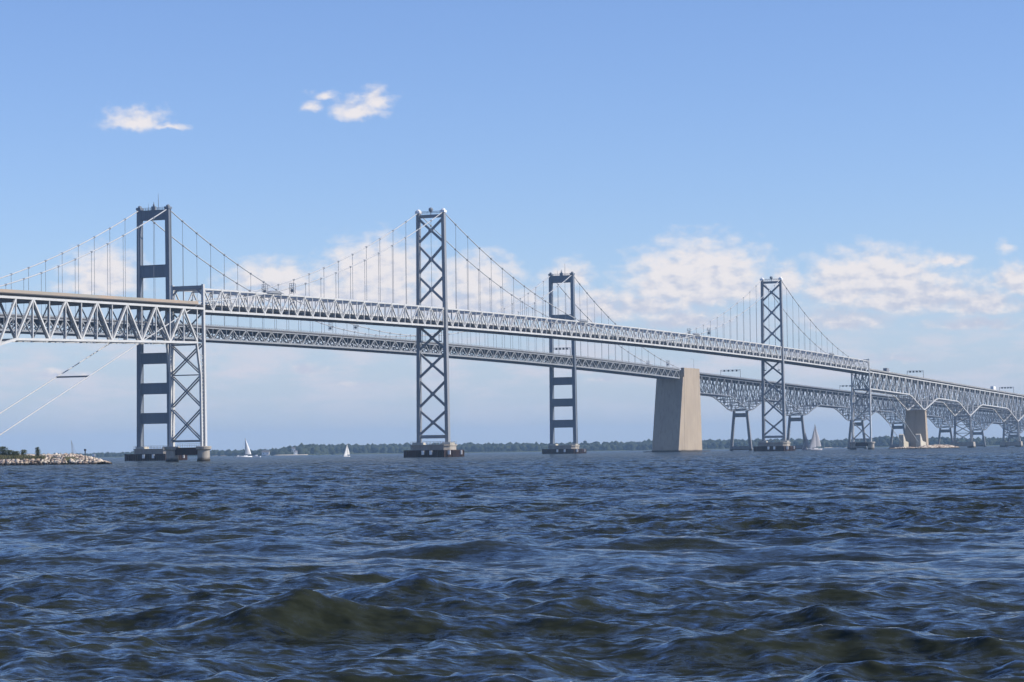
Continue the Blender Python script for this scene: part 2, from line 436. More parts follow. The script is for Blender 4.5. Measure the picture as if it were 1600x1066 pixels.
# ------------------------------------------------------------------ water
def build_water():
    c0 = math.atan2(FW.y, FW.x)
    half = R(14.5); nc = 620
    fine = np.linspace(-half, half, nc)
    coarse = np.concatenate([np.linspace(half, 2 * math.pi - half, 60)[1:-1]])
    th = np.concatenate([fine, coarse])
    dth = np.concatenate([np.full(nc, 2 * half / nc), np.full(len(coarse), 2 * math.pi / 60)])
    r = [3.0]
    while r[-1] < 12000:
        x = r[-1]
        if x < 17: st = .5
        elif x < 60: st = .06 + (x - 17) * .0023
        elif x < 320: st = .159 + (x - 60) * .0017
        elif x < 800: st = .60 + (x - 320) * .0028
        else: st = 1.95 + (x - 800) * .02
        r.append(x + st)
    r = np.array(r); dr = np.gradient(r)
    nr, nt = len(r), len(th)
    ang = c0 + th
    X = (CAM.x + r[:, None] * np.cos(ang)[None, :]); Y = (CAM.y + r[:, None] * np.sin(ang)[None, :])
    cell = np.maximum(dr[:, None] * .9, (r[:, None] * dth[None, :]))
    LOST = np.zeros_like(X)
    H = np.zeros_like(X); DX = np.zeros_like(X); DY = np.zeros_like(X); JC = np.zeros_like(X)
    g = np.random.default_rng(23)
    wind = c0 + R(180 - 24)
    lam_edges = [7.5, 4.4, 2.6, 1.6, .95, .55, .3]
    slope = [.060, .075, .078, .078, .085, .09]
    spread = [R(24), R(28), R(34), R(42), R(50), R(56)]
    nper = [12, 14, 14, 14, 13, 12]
    # gusts: patches where the short chop is livelier
    gust = np.zeros_like(X)
    for k in range(9):
        L = g.uniform(18, 70); a = g.uniform(0, 6.28)
        gust += np.sin((X * math.cos(a) + Y * math.sin(a)) * 2 * math.pi / L + g.uniform(0, 6.28))
    gust = 1 + .14 * gust
    gust = np.clip(gust, .55, 1.5)
    for o in range(6):
        for k in range(nper[o]):
            lam = math.exp(g.uniform(math.log(lam_edges[o + 1]), math.log(lam_edges[o])))
            kk = 2 * math.pi / lam
            a = wind + g.normal() * spread[o]
            amp = slope[o] / kk * math.sqrt(2 / nper[o])
            w = np.clip((lam / cell - 2.2) / 2.5, 0, 1)
            LOST += (1 - w * w) * slope[o] ** 2 / nper[o]
            if o >= 2: w = w * gust
            rows = np.where(w.max(axis=1) > 0)[0]
            if len(rows) == 0: continue
            s = slice(rows[0], rows[-1] + 1)
            ph = (X[s] * math.cos(a) + Y[s] * math.sin(a)) * kk + g.uniform(0, 6.28)
            sn, cs = np.sin(ph), np.cos(ph); A = amp * w[s]
            H[s] += A * cs
            q = .95 if o < 4 else .6
            DX[s] -= q * A * sn * math.cos(a); DY[s] -= q * A * sn * math.sin(a)
            JC[s] += A * kk * cs
    # a steep peaking pair of crests near the boat
    for (px, py, ln, wd, ht, an) in ((-931.0, -418.4, .95, .62, .52, R(104)), (-925.6, -417.5, 1.05, .62, .42, R(100)), (-922.2, -423.7, 1.3, .6, .24, R(110)), (-933.3, -417.9, .3, .35, .14, R(108))):
        ca, sa = math.cos(an), math.sin(an)
        u = (X - px) * ca + (Y - py) * sa; v = -(X - px) * sa + (Y - py) * ca
        sel = (r < 70)
        uu = u[sel]; vv = v[sel]
        bmp = ht * np.exp(-(np.sqrt(uu * uu + .02) - .14) / ln) / (1 + (np.abs(vv) / wd) ** 2.2)
        H[sel] += bmp
    V = np.stack([X + DX, Y + DY, H], -1).reshape(-1, 3).astype(np.float32)
    foam = np.clip((JC - .40) / .25, 0, 1) * (np.random.default_rng(3).random(X.shape) * .4 + .6)
    foam = foam.reshape(-1).astype(np.float32)
    i = np.arange(nr - 1)[:, None] * nt; j = np.arange(nt)[None, :]; j2 = (j + 1) % nt
    Fq = np.stack([i + j, i + nt + j, i + nt + j2, i + j2], -1).reshape(-1, 4)
    ctr = len(V)
    V = np.vstack([V, np.array([[CAM.x, CAM.y, 0]], np.float32)]); foam = np.append(foam, 0).astype(np.float32)
    me = bpy.data.meshes.new('water')
    nq = len(Fq)
    tri = np.stack([np.full(nt, ctr), np.arange(nt), (np.arange(nt) + 1) % nt], -1)
    me.vertices.add(len(V)); me.vertices.foreach_set('co', V.ravel())
    loops = np.concatenate([Fq.ravel(), tri.ravel()]).astype(np.int32)
    me.loops.add(len(loops)); me.loops.foreach_set('vertex_index', loops)
    st = np.concatenate([np.arange(nq) * 4, nq * 4 + np.arange(nt) * 3]).astype(np.int32)
    me.polygons.add(len(st)); me.polygons.foreach_set('loop_start', st)
    me.polygons.foreach_set('use_smooth', np.ones(len(st), bool))
    me.update(calc_edges=True); me.validate()
    at = me.attributes.new('foam', 'FLOAT', 'POINT'); at.data.foreach_set('value', foam)
    at = me.attributes.new('gust', 'FLOAT', 'POINT'); at.data.foreach_set('value', np.append(gust.reshape(-1), 1).astype(np.float32))
    at = me.attributes.new('chop', 'FLOAT', 'POINT'); at.data.foreach_set('value', np.append(np.sqrt(LOST).reshape(-1), 0).astype(np.float32))
    me.materials.append(M['water'])
    o = link('water', me); o['kind'] = 'structure'
    o['label'] = 'choppy dark blue bay water with olive wave faces'; o['category'] = 'water'
    return o


build_water()

# ------------------------------------------------------------------ far shore
C0 = math.atan2(FW.y, FW.x)


def px_dir(x):
    """azimuth of a bearing listed as photo column"""
    d = FW + RT * ((x - 800) / 3974.386)
    return math.atan2(d.y, d.x)


def shore_pt(x, D, z=0.):
    a = px_dir(x)
    return Vector((CAM.x + D * math.cos(a), CAM.y + D * math.sin(a), z))


SH_X = [-400, -100, 0, 200, 330, 430, 475, 520, 640, 900, 1100, 1300, 1500, 1700, 2000]
SH_D = [3200, 3100, 3000, 2900, 2750, 2550, 2560, 2850, 2900, 2850, 2850, 2900, 2800, 2800, 2900]
WD_X = [-400, 0, 60, 150, 230, 300, 350, 400, 440, 465, 500, 640, 760, 870, 1000, 1100, 1180, 1230, 1300, 1345, 1380, 1410, 1450, 1550, 1600, 1800, 2000]
WD_H = [6, 6, 6, 6.5, 8.5, 8, 8, 7.5, 9, 12.5, 13.5, 13.5, 12.5, 12, 12, 13.5, 13, 13.5, 11.5, 11.5, 15, 12, 11.5, 10.5, 11, 11, 10]
SH_D = [d * 1.6 for d in SH_D]
WD_H = [(h - 2.07) * 1.6 + 2.07 for h in WD_H]


def build_shore():
    b = MB()
    xs = np.arange(-400, 2001, 12)
    n = len(xs)
    g = random.Random(2)
    rows = []
    for k, (off, z) in enumerate(((-6, -1.0), (0, .35), (14, 1.1), (60, 1.7), (4500, 3.0))):
        for x in xs:
            D = np.interp(x, SH_X, SH_D) + 18 * math.sin(x * .021) + 9 * math.sin(x * .063 + 1)
            b.v.append(tuple(shore_pt(x, D + off, z)))
    for k in range(4):
        for i in range(n - 1):
            b.f.append((k * n + i, k * n + i + 1, (k + 1) * n + i + 1, (k + 1) * n + i))
    o = b.build('shore', 'land'); o['kind'] = 'structure'
    o['label'] = 'low green shore across the bay behind the bridges'; o['category'] = 'shore'
    # pale beach of the sandy point
    b = MB()
    for (xa, xb) in ((412, 480), (330, 352), (1285, 1330), (655, 700)):
        xx = np.linspace(xa, xb, 14); k0 = len(b.v)
        for off, z in ((-5, -.25), (1, .75), (17, 1.35)):
            for x in xx:
                D = np.interp(x, SH_X, SH_D) + 18 * math.sin(x * .021) + 9 * math.sin(x * .063 + 1)
                b.v.append(tuple(shore_pt(x, D + off - 1.5, z)))
        for k in range(2):
            for i in range(13):
                b.f.append((k0 + k * 14 + i, k0 + k * 14 + i + 1, k0 + (k + 1) * 14 + i + 1, k0 + (k + 1) * 14 + i))
    o = b.build('beach', 'sand'); o['kind'] = 'structure'
    o['label'] = 'pale sand beach along the far shore'; o['category'] = 'beach'


def ico_unit(sub=1):
    import bmesh
    bm = bmesh.new(); bmesh.ops.create_icosphere(bm, subdivisions=sub, radius=1)
    v = np.array([p.co[:] for p in bm.verts]); f = np.array([[q.index for q in p.verts] for p in bm.faces]); bm.free()
    return v, f


ICO1 = ico_unit(1); ICO2 = ico_unit(2)


def blob_mesh(name, m, items, jitter=.28, ico=ICO1, parent=None, tones=None, smooth=False, seed=1):
    """items: list of (cx,cy,cz, rx,ry,rz)"""
    v, f = ico; g = np.random.default_rng(seed)
    it = np.array(items, float); N = len(it); nv = len(v)
    J = 1 + jitter * g.uniform(-1, 1, (N, nv, 1))
    V = (v[None] * J) * it[:, None, 3:6]
    a = g.uniform(0, 6.28, N); c, s = np.cos(a)[:, None], np.sin(a)[:, None]
    V = np.stack([V[..., 0] * c - V[..., 1] * s, V[..., 0] * s + V[..., 1] * c, V[..., 2]], -1) + it[:, None, :3]
    Fc = (f[None] + (np.arange(N) * nv)[:, None, None]).reshape(-1, 3)
    me = bpy.data.meshes.new(name)
    V = V.reshape(-1, 3).astype(np.float32)
    me.vertices.add(len(V)); me.vertices.foreach_set('co', V.ravel())
    me.loops.add(Fc.size); me.loops.foreach_set('vertex_index', Fc.ravel().astype(np.int32))
    me.polygons.add(len(Fc)); me.polygons.foreach_set('loop_start', (np.arange(len(Fc)) * 3).astype(np.int32))
    me.update(calc_edges=True); me.validate()
    if tones is not None:
        at = me.attributes.new('tone', 'FLOAT', 'POINT'); at.data.foreach_set('value', np.repeat(np.array(tones, np.float32), nv))
    if smooth: me.polygons.foreach_set('use_smooth', np.ones(len(me.polygons), bool))
    me.materials.append(M[m])
    return link(name, me, parent)


def build_woods():
    g = random.Random(9); items = []
    x = -380.
    while x < 1980:
        D0 = np.interp(x, SH_X, SH_D)
        H = float(np.interp(x, WD_X, WD_H))
        for row in range(5):
            D = D0 + 34 + row * 22 + g.uniform(-9, 9)
            h = H * g.uniform(.84, 1.02) * (.70 + .06 * row)
            if g.random() < .06: h *= 1.14
            P = shore_pt(x + g.uniform(-4, 4), D)
            rr = g.uniform(4.6, 8.6)
            zc = h - rr * .75
            for q in range(3):
                items.append((P.x + g.uniform(-3, 3), P.y + g.uniform(-3, 3), max(1.2, zc - q * rr * .85), rr * g.uniform(.75, 1.1), rr * g.uniform(.75, 1.1), rr * g.uniform(.7, 1.0)))
        x += g.uniform(3.6, 6.0)
    o = blob_mesh('woods', 'wood', items, .24, ICO1, seed=4)
    o['kind'] = 'stuff'; o['label'] = 'dark green wood lining the far shore of the bay'; o['category'] = 'woods'


build_shore()
build_woods()

# ------------------------------------------------------------------ near bridge geometry
SPAN, SIDE = 487.7, 201.6
XE0, XE1 = -SIDE, SPAN + SIDE
PAN = SPAN / 78.0
NY = 5.65
def n_zb(x): return 54.9 - 2.0e-5 * (x - 243.85) ** 2
def n_zt(x): return n_zb(x) + 7.5
def n_cable(x):
    if 0 <= x <= SPAN: return 56.9 + 44.3 / (243.85 ** 2) * (x - 243.85) ** 2
    d = -x if x < 0 else x - SPAN
    if d <= SIDE:
        # through (0,101.2) (100.5,70.2) (201.6,54)
        return 101.2 - .3934 * d + .000790 * d * d
    return 54.0 - (d - SIDE) * .372


bridge = empty('suspension_bridge', (0, 0, 0))
tag(bridge, 'nearer grey steel suspension bridge with X-braced towers and a through truss roadway', 'bridge')


def chord(name, pts, w, h, m, parent):
    b = MB()
    for p, q in zip(pts[:-1], pts[1:]): b.beam(p, q, w, h)
    return b.build(name, m, parent)


def lattice_tower(x, parent):
    t = empty('tower', (0, 0, 0), parent)
    yt, yb, zt, zb = 5.65, 6.43, 101.0, 6.0
    for s in (-1, 1):
        b = MB()
        p, q = Vector((x, s * yb, zb)), Vector((x, s * yt, zt))
        b.beam(p, q, 1.45, 2.3, ref=(1, 0, 0), w2=1.3, h2=1.9)
        # cover plates stand proud of the box
        for sx in (-1, 1):
            b.beam(p + Vector((sx * 1.0, 0, 0)), q + Vector((sx * .82, 0, 0)), .62, .4, ref=(1, 0, 0))
        b.build('leg', 'tower_and_shade_near', t)
        c = MB(); c.box(x - 1.25, x + 1.25, s * yt - 1.0, s * yt + 1.0, 100.9, 101.9); c.lathe(x, s * yt, [(.95, 101.9), (.7, 102.5), (.1, 102.7)], 10)
        c.build('saddle', 'white', t)
    def yy(z): return yb + (yt - yb) * (z - zb) / (zt - zb)
    lev = [(99.3, 88.1), (88.1, 75.3), (75.3, 63.2), (54.6, 43.7), (43.7, 32.2), (32.2, 19.9), (19.9, 8.6)]
    for za, zc in lev:
        for s in (-1, 1):
            member('cross_brace', (x, s * yy(za), za - .5), (x, -s * yy(zc), zc + .5), .9, .85, 'tower_and_shade_near', t, ref=(1, 0, 0))
        b = MB(); zm = (za + zc) / 2; b.box(x - .52, x + .52, -1.0, 1.0, zm - .85, zm + .85); b.build('gusset_plate', 'tower_and_shade_near', t)
    for z, hh in ((99.6, 1.3), (8.4, 1.4), (54.4, 1.2)):
        member('strut', (x, -yy(z) + .5, z), (x, yy(z) - .5, z), 1.2, hh, 'tower_and_shade_near', t)
    # top walkway rail and beacon
    b = MB()
    for z in (101.1, 101.6): b.beam((x - .7, -4.6, z), (x - .7, 4.6, z), .08, .08); b.beam((x + .7, -4.6, z), (x + .7, 4.6, z), .08, .08)
    for k in range(9):
        yk = -4.6 + k * 1.15
        b.beam((x - .7, yk, 100.2), (x - .7, yk, 101.6), .07, .07); b.beam((x + .7, yk, 100.2), (x + .7, yk, 101.6), .07, .07)
    stuff(b.build('walkway_rail', 'hanger', t))
    b = MB(); b.lathe(x, 0, [(.15, 100.2), (.15, 101.3), (.5, 101.4), (.85, 101.9), (.95, 102.4), (.8, 102.9), (.4, 103.2), (.08, 103.3)], 12); b.build('beacon', 'hanger', t)
    # ladder up one leg and hanging inspection cradle under the floor
    b = MB()
    for sy in (-.22, .22): b.beam((x - 1.35, yb - 1.35 + sy, 10), (x - 1.2, yt - 1.15 + sy, 98), .07, .07)
    for k in range(110): b.beam((x - 1.3, yb - 1.6 - (k * .8) * .008, 10.4 + k * .8), (x - 1.3, yb - 1.1 - (k * .8) * .008, 10.4 + k * .8), .05, .05)
    stuff(b.build('ladder', 'hanger', t))
    for s in (-1, 1):
        b = MB(); y0 = s * 4.3
        b.beam((x - 1.6, y0 - .6, 53.6), (x - 1.6, y0 - .6, 47.6), .16, .16); b.beam((x - 1.6, y0 + .6, 53.6), (x - 1.6, y0 + .6, 47.6), .16, .16)
        b.beam((x - 1.6, y0 - .7, 47.6), (x - 1.6, y0 + .7, 47.6), .3, .5)
        b.build('inspection_cradle', 'hanger', t)
    return t


def tower_pier(x, yc, parent, hx=8.3, hy=11.0, zf=2.9, zp=5.9):
    p = empty('pier', (0, 0, 0), parent)
    # concrete plinth with chamfered ends, two lifts
    def oct_(ax, ay, c): return [(x - ax + c, yc - ay), (x + ax - c, yc - ay), (x + ax, yc - ay + c), (x + ax, yc + ay - c), (x + ax - c, yc + ay), (x - ax + c, yc + ay), (x - ax, yc + ay - c), (x - ax, yc - ay + c)]
    b = MB(); b.prism(oct_(5.2, 8.8, 2.0), -4, 4.6); b.prism(oct_(5.5, 9.1, 2.0), 4.6, 5.15); b.build('plinth', 'pier', p)
    for s in (-1, 1):
        b = MB(); b.prism([(x - 2.4, yc + s * 6.6 - 2.0), (x + 2.4, yc + s * 6.6 - 2.0), (x + 2.4, yc + s * 6.6 + 2.0), (x - 2.4, yc + s * 6.6 + 2.0)], 5.15, zp + .15, -.08)
        b.build('pedestal', 'white_conc', p)
    b = MB(); b.prism(oct_(hx, hy, 2.6), -4, zf)
    # timber rubbing strips along the fender
    for k in range(23):
        yk = yc - hy + 2.6 + k * (2 * hy - 5.2) / 22
        b.box(x - hx - .22, x - hx + .05, yk - .17, yk + .17, -2, zf - .25)
    for k in range(15):
        xk = x - hx + 2.6 + k * (2 * hx - 5.2) / 14
        b.box(xk - .17, xk + .17, yc - hy - .22, yc - hy + .05, -2, zf - .25)
    b.build('fender', 'fender', p)
    for (px, py) in ((x - hx - .3, yc - hy + 8.4), (x - hx - .3, yc + 1.0), (x + 2, yc - hy - .3), (x - hx + 1.2, yc - hy + .9)):
        b = MB(); b.box(px - .2, px + .2, py - .55, py + .55, zf - 1.9, zf - .2); b.build('marker_board', 'white', p)
    b = MB()
    ring = oct_(5.3, 8.9, 2.0)
    for i in range(8):
        a, c = Vector((*ring[i], 0)), Vector((*ring[(i + 1) % 8], 0))
        for z in (5.75, 6.35): b.beam(a + Vector((0, 0, z)), c + Vector((0, 0, z)), .07, .07)
        L = (c - a).length; n = max(1, int(L / 1.5))
        for k in range(n):
            q = a + (c - a) * (k / n); b.beam(q + Vector((0, 0, 5.15)), q + Vector((0, 0, 6.4)), .08, .08)
    stuff(b.build('pier_railing', 'rail', p))
    return p


def cable_bent(x, s, parent):
    """four-legged steel bent where the side span ends; s = -1 west, +1 east (direction away from mid-span)"""
    t = empty('cable_bent', (0, 0, 0), parent)
    xo = x + s * 4.4
    for sy in (-1, 1):
        b = MB(); b.beam((x, sy * 6.25, 5.0), (x, sy * 5.9, 60.0), 1.0, 1.25, ref=(1, 0, 0), w2=.8, h2=1.1); b.build('column', 'silver', t)
        b = MB(); b.beam((x + s * 1.9, sy * 6.0, 5.0), (x + s * 1.9, sy * 5.8, 29), .7, .8, ref=(1, 0, 0)); b.beam((x + s * 1.9, sy * 5.8, 29), (xo, sy * 5.7, 40.2), .7, .8, ref=(1, 0, 0)); b.build('inclined_leg', 'silver', t)
        b = MB(); z = 6.5; k = 0
        while z < 36:
            w = 1.9 if z < 29 else 1.9 + (z - 29) / 11 * 2.5
            b.beam((x, sy * 6.05, z + (1.2 if k % 2 else 0)), (x + s * w, sy * 5.95, z + (0 if k % 2 else 1.2)), .18, .18); z += 1.2; k += 1
        stuff(b.build('lacing', 'silver', t))
    for za, zc in ((39.3, 29.6), (28.9, 18.6), (17.6, 7.2)):
        for xx in (x + s * .15, x + s * 2.0):
            for sy in (-1, 1):
                member('cross_brace', (xx, sy * 5.6, za), (xx, -sy * 5.6, zc), .34, .5, 'tower_and_shade_near', t, ref=(1, 0, 0))
    for z, hh in ((39.6, .6), (29.25, .35), (6.9, .7)):
        member('strut', (x + s * 1.0, -5.8, z), (x + s * 1.0, 5.8, z), 1.0, hh, 'tower_and_shade_near', t)
    # upper lattice up to the roadway
    for sy in (-1, 1):
        for za, zc in ((50.2, 40.2),):
            member('cross_brace', (x, sy * 5.6, za), (x, -sy * 5.6, zc), .4, .5, 'tower_and_shade_near', t, ref=(1, 0, 0))
    # end portal above the road
    member('portal_beam', (x + s * .3, -5.7, 59.0), (x + s * .3, 5.7, 59.0), .6, 1.25, 'tower_and_shade_near', t)
    for sy in (-1, 1):
        member('portal_knee', (x + s * .3, sy * 5.6, 56.6), (x + s * .3, sy * 3.4, 58.6), .5, .4, 'tower_and_shade_near', t, ref=(1, 0, 0))
    p = empty('pier', (0, 0, 0), parent)
    for sy in (-1, 1):
        b = MB(); b.lathe(x + s * .8, sy * 6.1, [(2.25, -4), (2.25, .6), (2.12, .7), (2.05, 3.7), (2.6, 4.1), (2.65, 4.95), (2.5, 5.1)], 24); o = b.build('round_shaft', 'pier', p)
    b = MB(); b.box(x + s * .8 - 1.3, x + s * .8 + 1.3, -4.2, 4.2, 2.2, 4.7); b.build('tie_beam', 'fender', p)
    b = MB()
    for yk in np.linspace(-5, 5, 12): b.beam((x - s * 1.2, yk, 4.7), (x - s * 1.2, yk, 6.0), .07, .07)
    for z in (5.4, 6.0): b.beam((x - s * 1.2, -5, z), (x - s * 1.2, 5, z), .06, .06)
    stuff(b.build('pier_railing', 'rail', p))
    return t


def through_truss(xa, xb, parent):
    t = empty('stiffening_truss', (0, 0, 0), parent)
    n = int(round((xb - xa) / PAN)); xs = [xa + (xb - xa) * i / n for i in range(n + 1)]
    for sy in (-1, 1):
        y = sy * NY
        chord('top_chord', [(x, y, n_zt(x)) for x in xs], .5, .55, 'silver', t)
        chord('bottom_chord', [(x, y, n_zb(x)) for x in xs], .55, .75, 'silver', t)
        if sy < 0:
            for i, x in enumerate(xs):
                member('vertical', (x, y, n_zb(x) + .3), (x, y, n_zt(x) - .2), .3, .34, 'silver', t)
            for i in range(n):
                x, x2 = xs[i], xs[i + 1]
                if i % 2 == 0: member('diagonal', (x, y, n_zt(x) - .1), (x2, y, n_zb(x2) + .2), .42, .42, 'silver', t)
                else: member('diagonal', (x, y, n_zb(x) + .2), (x2, y, n_zt(x2) - .1), .42, .42, 'silver', t)
        else:
            b = MB()
            for x in xs: b.beam((x, y, n_zb(x) + .3), (x, y, n_zt(x) - .2), .3, .34)
            for i in range(n):
                x, x2 = xs[i], xs[i + 1]
                if i % 2 == 0: b.beam((x, y, n_zt(x) - .1), (x2, y, n_zb(x2) + .2), .42, .42)
                else: b.beam((x, y, n_zb(x) + .2), (x2, y, n_zt(x2) - .1), .42, .42)
            stuff(b.build('far_face_web', 'silver', t))
    # gussets on the near face
    b = MB()
    for i, x in enumerate(xs):
        if i % 2: b.box(x - .55, x + .55, -NY - .33, -NY + .3, n_zb(x) - .42, n_zb(x) + .75)
        else: b.box(x - .5, x + .5, -NY - .32, -NY + .3, n_zt(x) - .75, n_zt(x) + .3)
    stuff(b.build('gusset_plates', 'silver', t))
    # floor: beams, stringers, laterals under; top laterals over the road
    b = MB()
    for i, x in enumerate(xs):
        b.box(x - .2, x + .2, -NY + .3, NY - .3, n_zb(x) - .45, n_zb(x) + 1.5)
    for i in range(n):
        x, x2 = xs[i], xs[i + 1]; s = 1 if i % 2 else -1
        b.beam((x, s * NY, n_zb(x) - .1), (x2, -s * NY, n_zb(x2) - .1), .3, .3)
    for y in (-3.6, -1.8, 0, 1.8, 3.6):
        for i in range(0, n, 4):
            x, x2 = xs[i], xs[min(n, i + 4)]; b.beam((x, y, n_zb(x) + 1.75), (x2, y, n_zb(x2) + 1.75), .25, .5)
    stuff(b.build('floor_beams', 'tower_and_shade_near', t))
    b = MB()
    for i in range(0, n + 1, 2):
        x = xs[i]; b.box(x - .17, x + .17, -NY + .2, NY - .2, n_zt(x) - .55, n_zt(x) + .1)
        if i + 2 <= n:
            x2 = xs[i + 2]
            b.beam((x, -NY, n_zt(x)), (x2, NY, n_zt(x2)), .22, .22); b.beam((x, NY, n_zt(x)), (x2, -NY, n_zt(x2)), .22, .22)
    stuff(b.build('top_bracing', 'silver', t))
    b = MB()
    for i in range(0, n, 3):
        x, x2 = xs[i], xs[min(n, i + 3)]; b.beam((x, 0, n_zb(x) + 2.15), (x2, 0, n_zb(x2) + 2.15), 9.4, .3)
    d = b.build('road_deck', 'deck', t)
    for sy in (-1, 1):
        b = MB()
        for i in range(n):
            x, x2 = xs[i], xs[i + 1]
            b.beam((x, sy * 4.7, n_zb(x) + 2.65), (x2, sy * 4.7, n_zb(x2) + 2.65), .12, .7)
            b.beam((x, sy * 4.7, n_zb(x) + 3.3), (x2, sy * 4.7, n_zb(x2) + 3.3), .1, .14)
            b.beam((x, sy * 4.7, n_zb(x) + 2.3), (x, sy * 4.7, n_zb(x) + 3.35), .12, .12)
        stuff(b.build('guard_rail', 'silver', t))
    return t


for X in (0.0, SPAN):
    lattice_tower(X, bridge)
    tower_pier(X, 0, bridge)
cable_bent(XE0, -1, bridge)
cable_bent(XE1, 1, bridge)
through_truss(XE0 + .9, -1.5, bridge)
through_truss(1.5, SPAN - 1.5, bridge)
through_truss(SPAN + 1.5, XE1 - .9, bridge)

# cables and hangers
for sy in (-1, 1):
    y = sy * NY
    xs = [-335] + list(np.linspace(-SIDE, 0, 25)) + list(np.linspace(0, SPAN, 57))[1:] + list(np.linspace(SPAN, SPAN + SIDE, 25))[1:] + [SPAN + 335]
    b = MB(); b.poly_tube([(x, y * (1 if -SIDE <= x <= SPAN + SIDE else 1.08), n_cable(x) + .1) for x in xs], .19, 8)
    b.build('main_cable', 'cable', bridge)
    k = -15
    hx = [-SPAN / 39 * i for i in range(1, 14)] + [SPAN / 39 * i for i in range(1, 39)] + [SPAN + SPAN / 39 * i for i in range(1, 14)]
    for x in hx:
        zc = n_cable(x)
        if zc - n_zt(x) > .5:
            h = member('hanger', (x, y, n_zt(x) + .2), (x, y, zc), .115, .115, 'hanger', bridge)
            member('cable_band', (x - .35, y, n_cable(x - .35) + .1), (x + .35, y, n_cable(x + .35) + .1), .56, .56, 'hanger', bridge)
    for x in (-135.4, 350.2):
        zc = n_cable(x); b = MB()
        for sx in (-.75, .75):
            for s2 in (-.75, .75): b.beam((x + sx, y + s2, zc - 2.0), (x + sx, y + s2, zc + 1.6), .14, .14)
        for z in (-2.0, -1.1, -.2, .7, 1.6):
            b.beam((x - .75, y - .75, zc + z), (x + .75, y - .75, zc + z), .12, .12); b.beam((x - .75, y + .75, zc + z), (x + .75, y + .75, zc + z), .12, .12)
            b.beam((x - .75, y - .75, zc + z), (x - .75, y + .75, zc + z), .12, .12)
        b.box(x - .5, x + .5, y - .5, y + .5, zc - 1.6, zc - .5)
        b.build('cable_platform', 'hanger', bridge)
for X in (-150.0, 160.0, 328.0, 597.0):
    for sy in (-1, 1):
        b = MB(); z = n_zt(X); y = sy * NY
        pr = [(X - 5.6, n_zt(X - 5.6) + .28), (X - 2.0, n_zt(X) + 1.15), (X + 2.0, n_zt(X) + 1.2), (X + 5.6, n_zt(X + 5.6) + .28)]
        b.add([(a, y - .75, c) for a, c in pr] + [(a, y + .75, c) for a, c in pr], [(0, 1, 2, 3), (7, 6, 5, 4)] + [(i, i + 4, (i + 1) % 4 + 4, (i + 1) % 4) for i in range(4)])
        b.build('cable_hood', 'tower_and_shade_near', bridge)
member('backstay_tie', (-274, -6.0, n_cable(-274) + .1), (-274, 6.0, n_cable(-274) + .1), .5, .5, 'tower_and_shade_near', bridge)
member('backstay_tie', (SPAN + 274, -6.0, n_cable(-274) + .1), (SPAN + 274, 6.0, n_cable(-274) + .1), .5, .5, 'tower_and_shade_near', bridge)


def approach(parent, yc, half, xs, ztop, zbot, m, mshade, wid, deck_half, par_h, chord_w, mpar, flip=0):
    t = empty('approach_truss', (0, 0, 0), parent)
    n = len(xs) - 1
    def P(i, sy, top): return (xs[i], yc + sy * half, ztop(xs[i]) if top else zbot(xs[i]))
    b_lat = MB()
    for sy in (-1, 1):
        mm = m
        chord('top_chord', [P(i, sy, 1) for i in range(n + 1)], chord_w, chord_w, mm, t)
        chord('bottom_chord', [P(i, sy, 0) for i in range(n + 1)], chord_w, chord_w, mm, t)
        if sy < 0:
            for i in range(n + 1): member('vertical', P(i, sy, 0), P(i, sy, 1), wid * .6, wid * .6, mm, t)
            for i in range(n):
                a = flip(i) if callable(flip) else (i + flip) % 2
                member('diagonal', P(i, sy, a), P(i + 1, sy, 1 - a), wid, wid, mm, t)
        else:
            b = MB()
            for i in range(n + 1): b.beam(P(i, sy, 0), P(i, sy, 1), wid * .7, wid * .7)
            for i in range(n):
                a = flip(i) if callable(flip) else (i + flip) % 2
                b.beam(P(i, sy, a), P(i + 1, sy, 1 - a), wid, wid)
            stuff(b.build('far_face_web', mshade, t))  # far face gets the darker colour as shade under the deck
    b = MB()
    for i in range(n + 1):
        x = xs[i]; zt, zb = ztop(x), zbot(x)
        b.box(x - .2, x + .2, yc - half + .3, yc + half - .3, zt - .9, zt + .5)          # floor beam
        b.beam((x, yc - half, zb), (x, yc + half, zb), .35, .45)
        b.beam((x, yc - half, zb + .3), (x, yc, zt - .9), .3, .3, ref=(1, 0, 0)); b.beam((x, yc + half, zb + .3), (x, yc, zt - .9), .3, .3, ref=(1, 0, 0))
        if i < n:
            s = 1 if i % 2 else -1
            b.beam((x, yc - s * half, zb), (xs[i + 1], yc + s * half, zbot(xs[i + 1])), .32, .32)
            for y in (-.66, -.33, 0, .33, .66):
                b.beam((x, yc + y * half, zt + .75), (xs[i + 1], yc + y * half, ztop(xs[i + 1]) + .75), .22, .5)
    stuff(b.build('sway_bracing', mshade, t))  # inner bracing darkened by colour, standing in for deck shade
    b = MB()
    for i in range(0, n, 2):
        x, x2 = xs[i], xs[min(n, i + 2)]
        b.beam((x, yc, ztop(x) + 1.15), (x2, yc, ztop(x2) + 1.15), 2 * deck_half, .3)
    b.build('road_deck', 'deck', t)
    for sy in (-1, 1):
        b = MB()
        for i in range(0, n, 1):
            x, x2 = xs[i], xs[min(n, i + 1)]
            b.beam((x, yc + sy * (deck_half - .15), ztop(x) + 1.32 + par_h / 2), (x2, yc + sy * (deck_half - .15), ztop(x2) + 1.32 + par_h / 2), .28, par_h)
        b.build('parapet', mpar, t)
    return t


# west approach (left of the picture)
PW = 9.05
def w_top(x): return 51.5 + .0175 * (x + 214)
def w_bot(x):
    z = 40.1 + .0255 * (x + 206)
    if x < -318: z -= min(11., (-318 - x) * .3)
    return z
wxs = [-206.0 - PW * i for i in range(0, 17)][::-1]
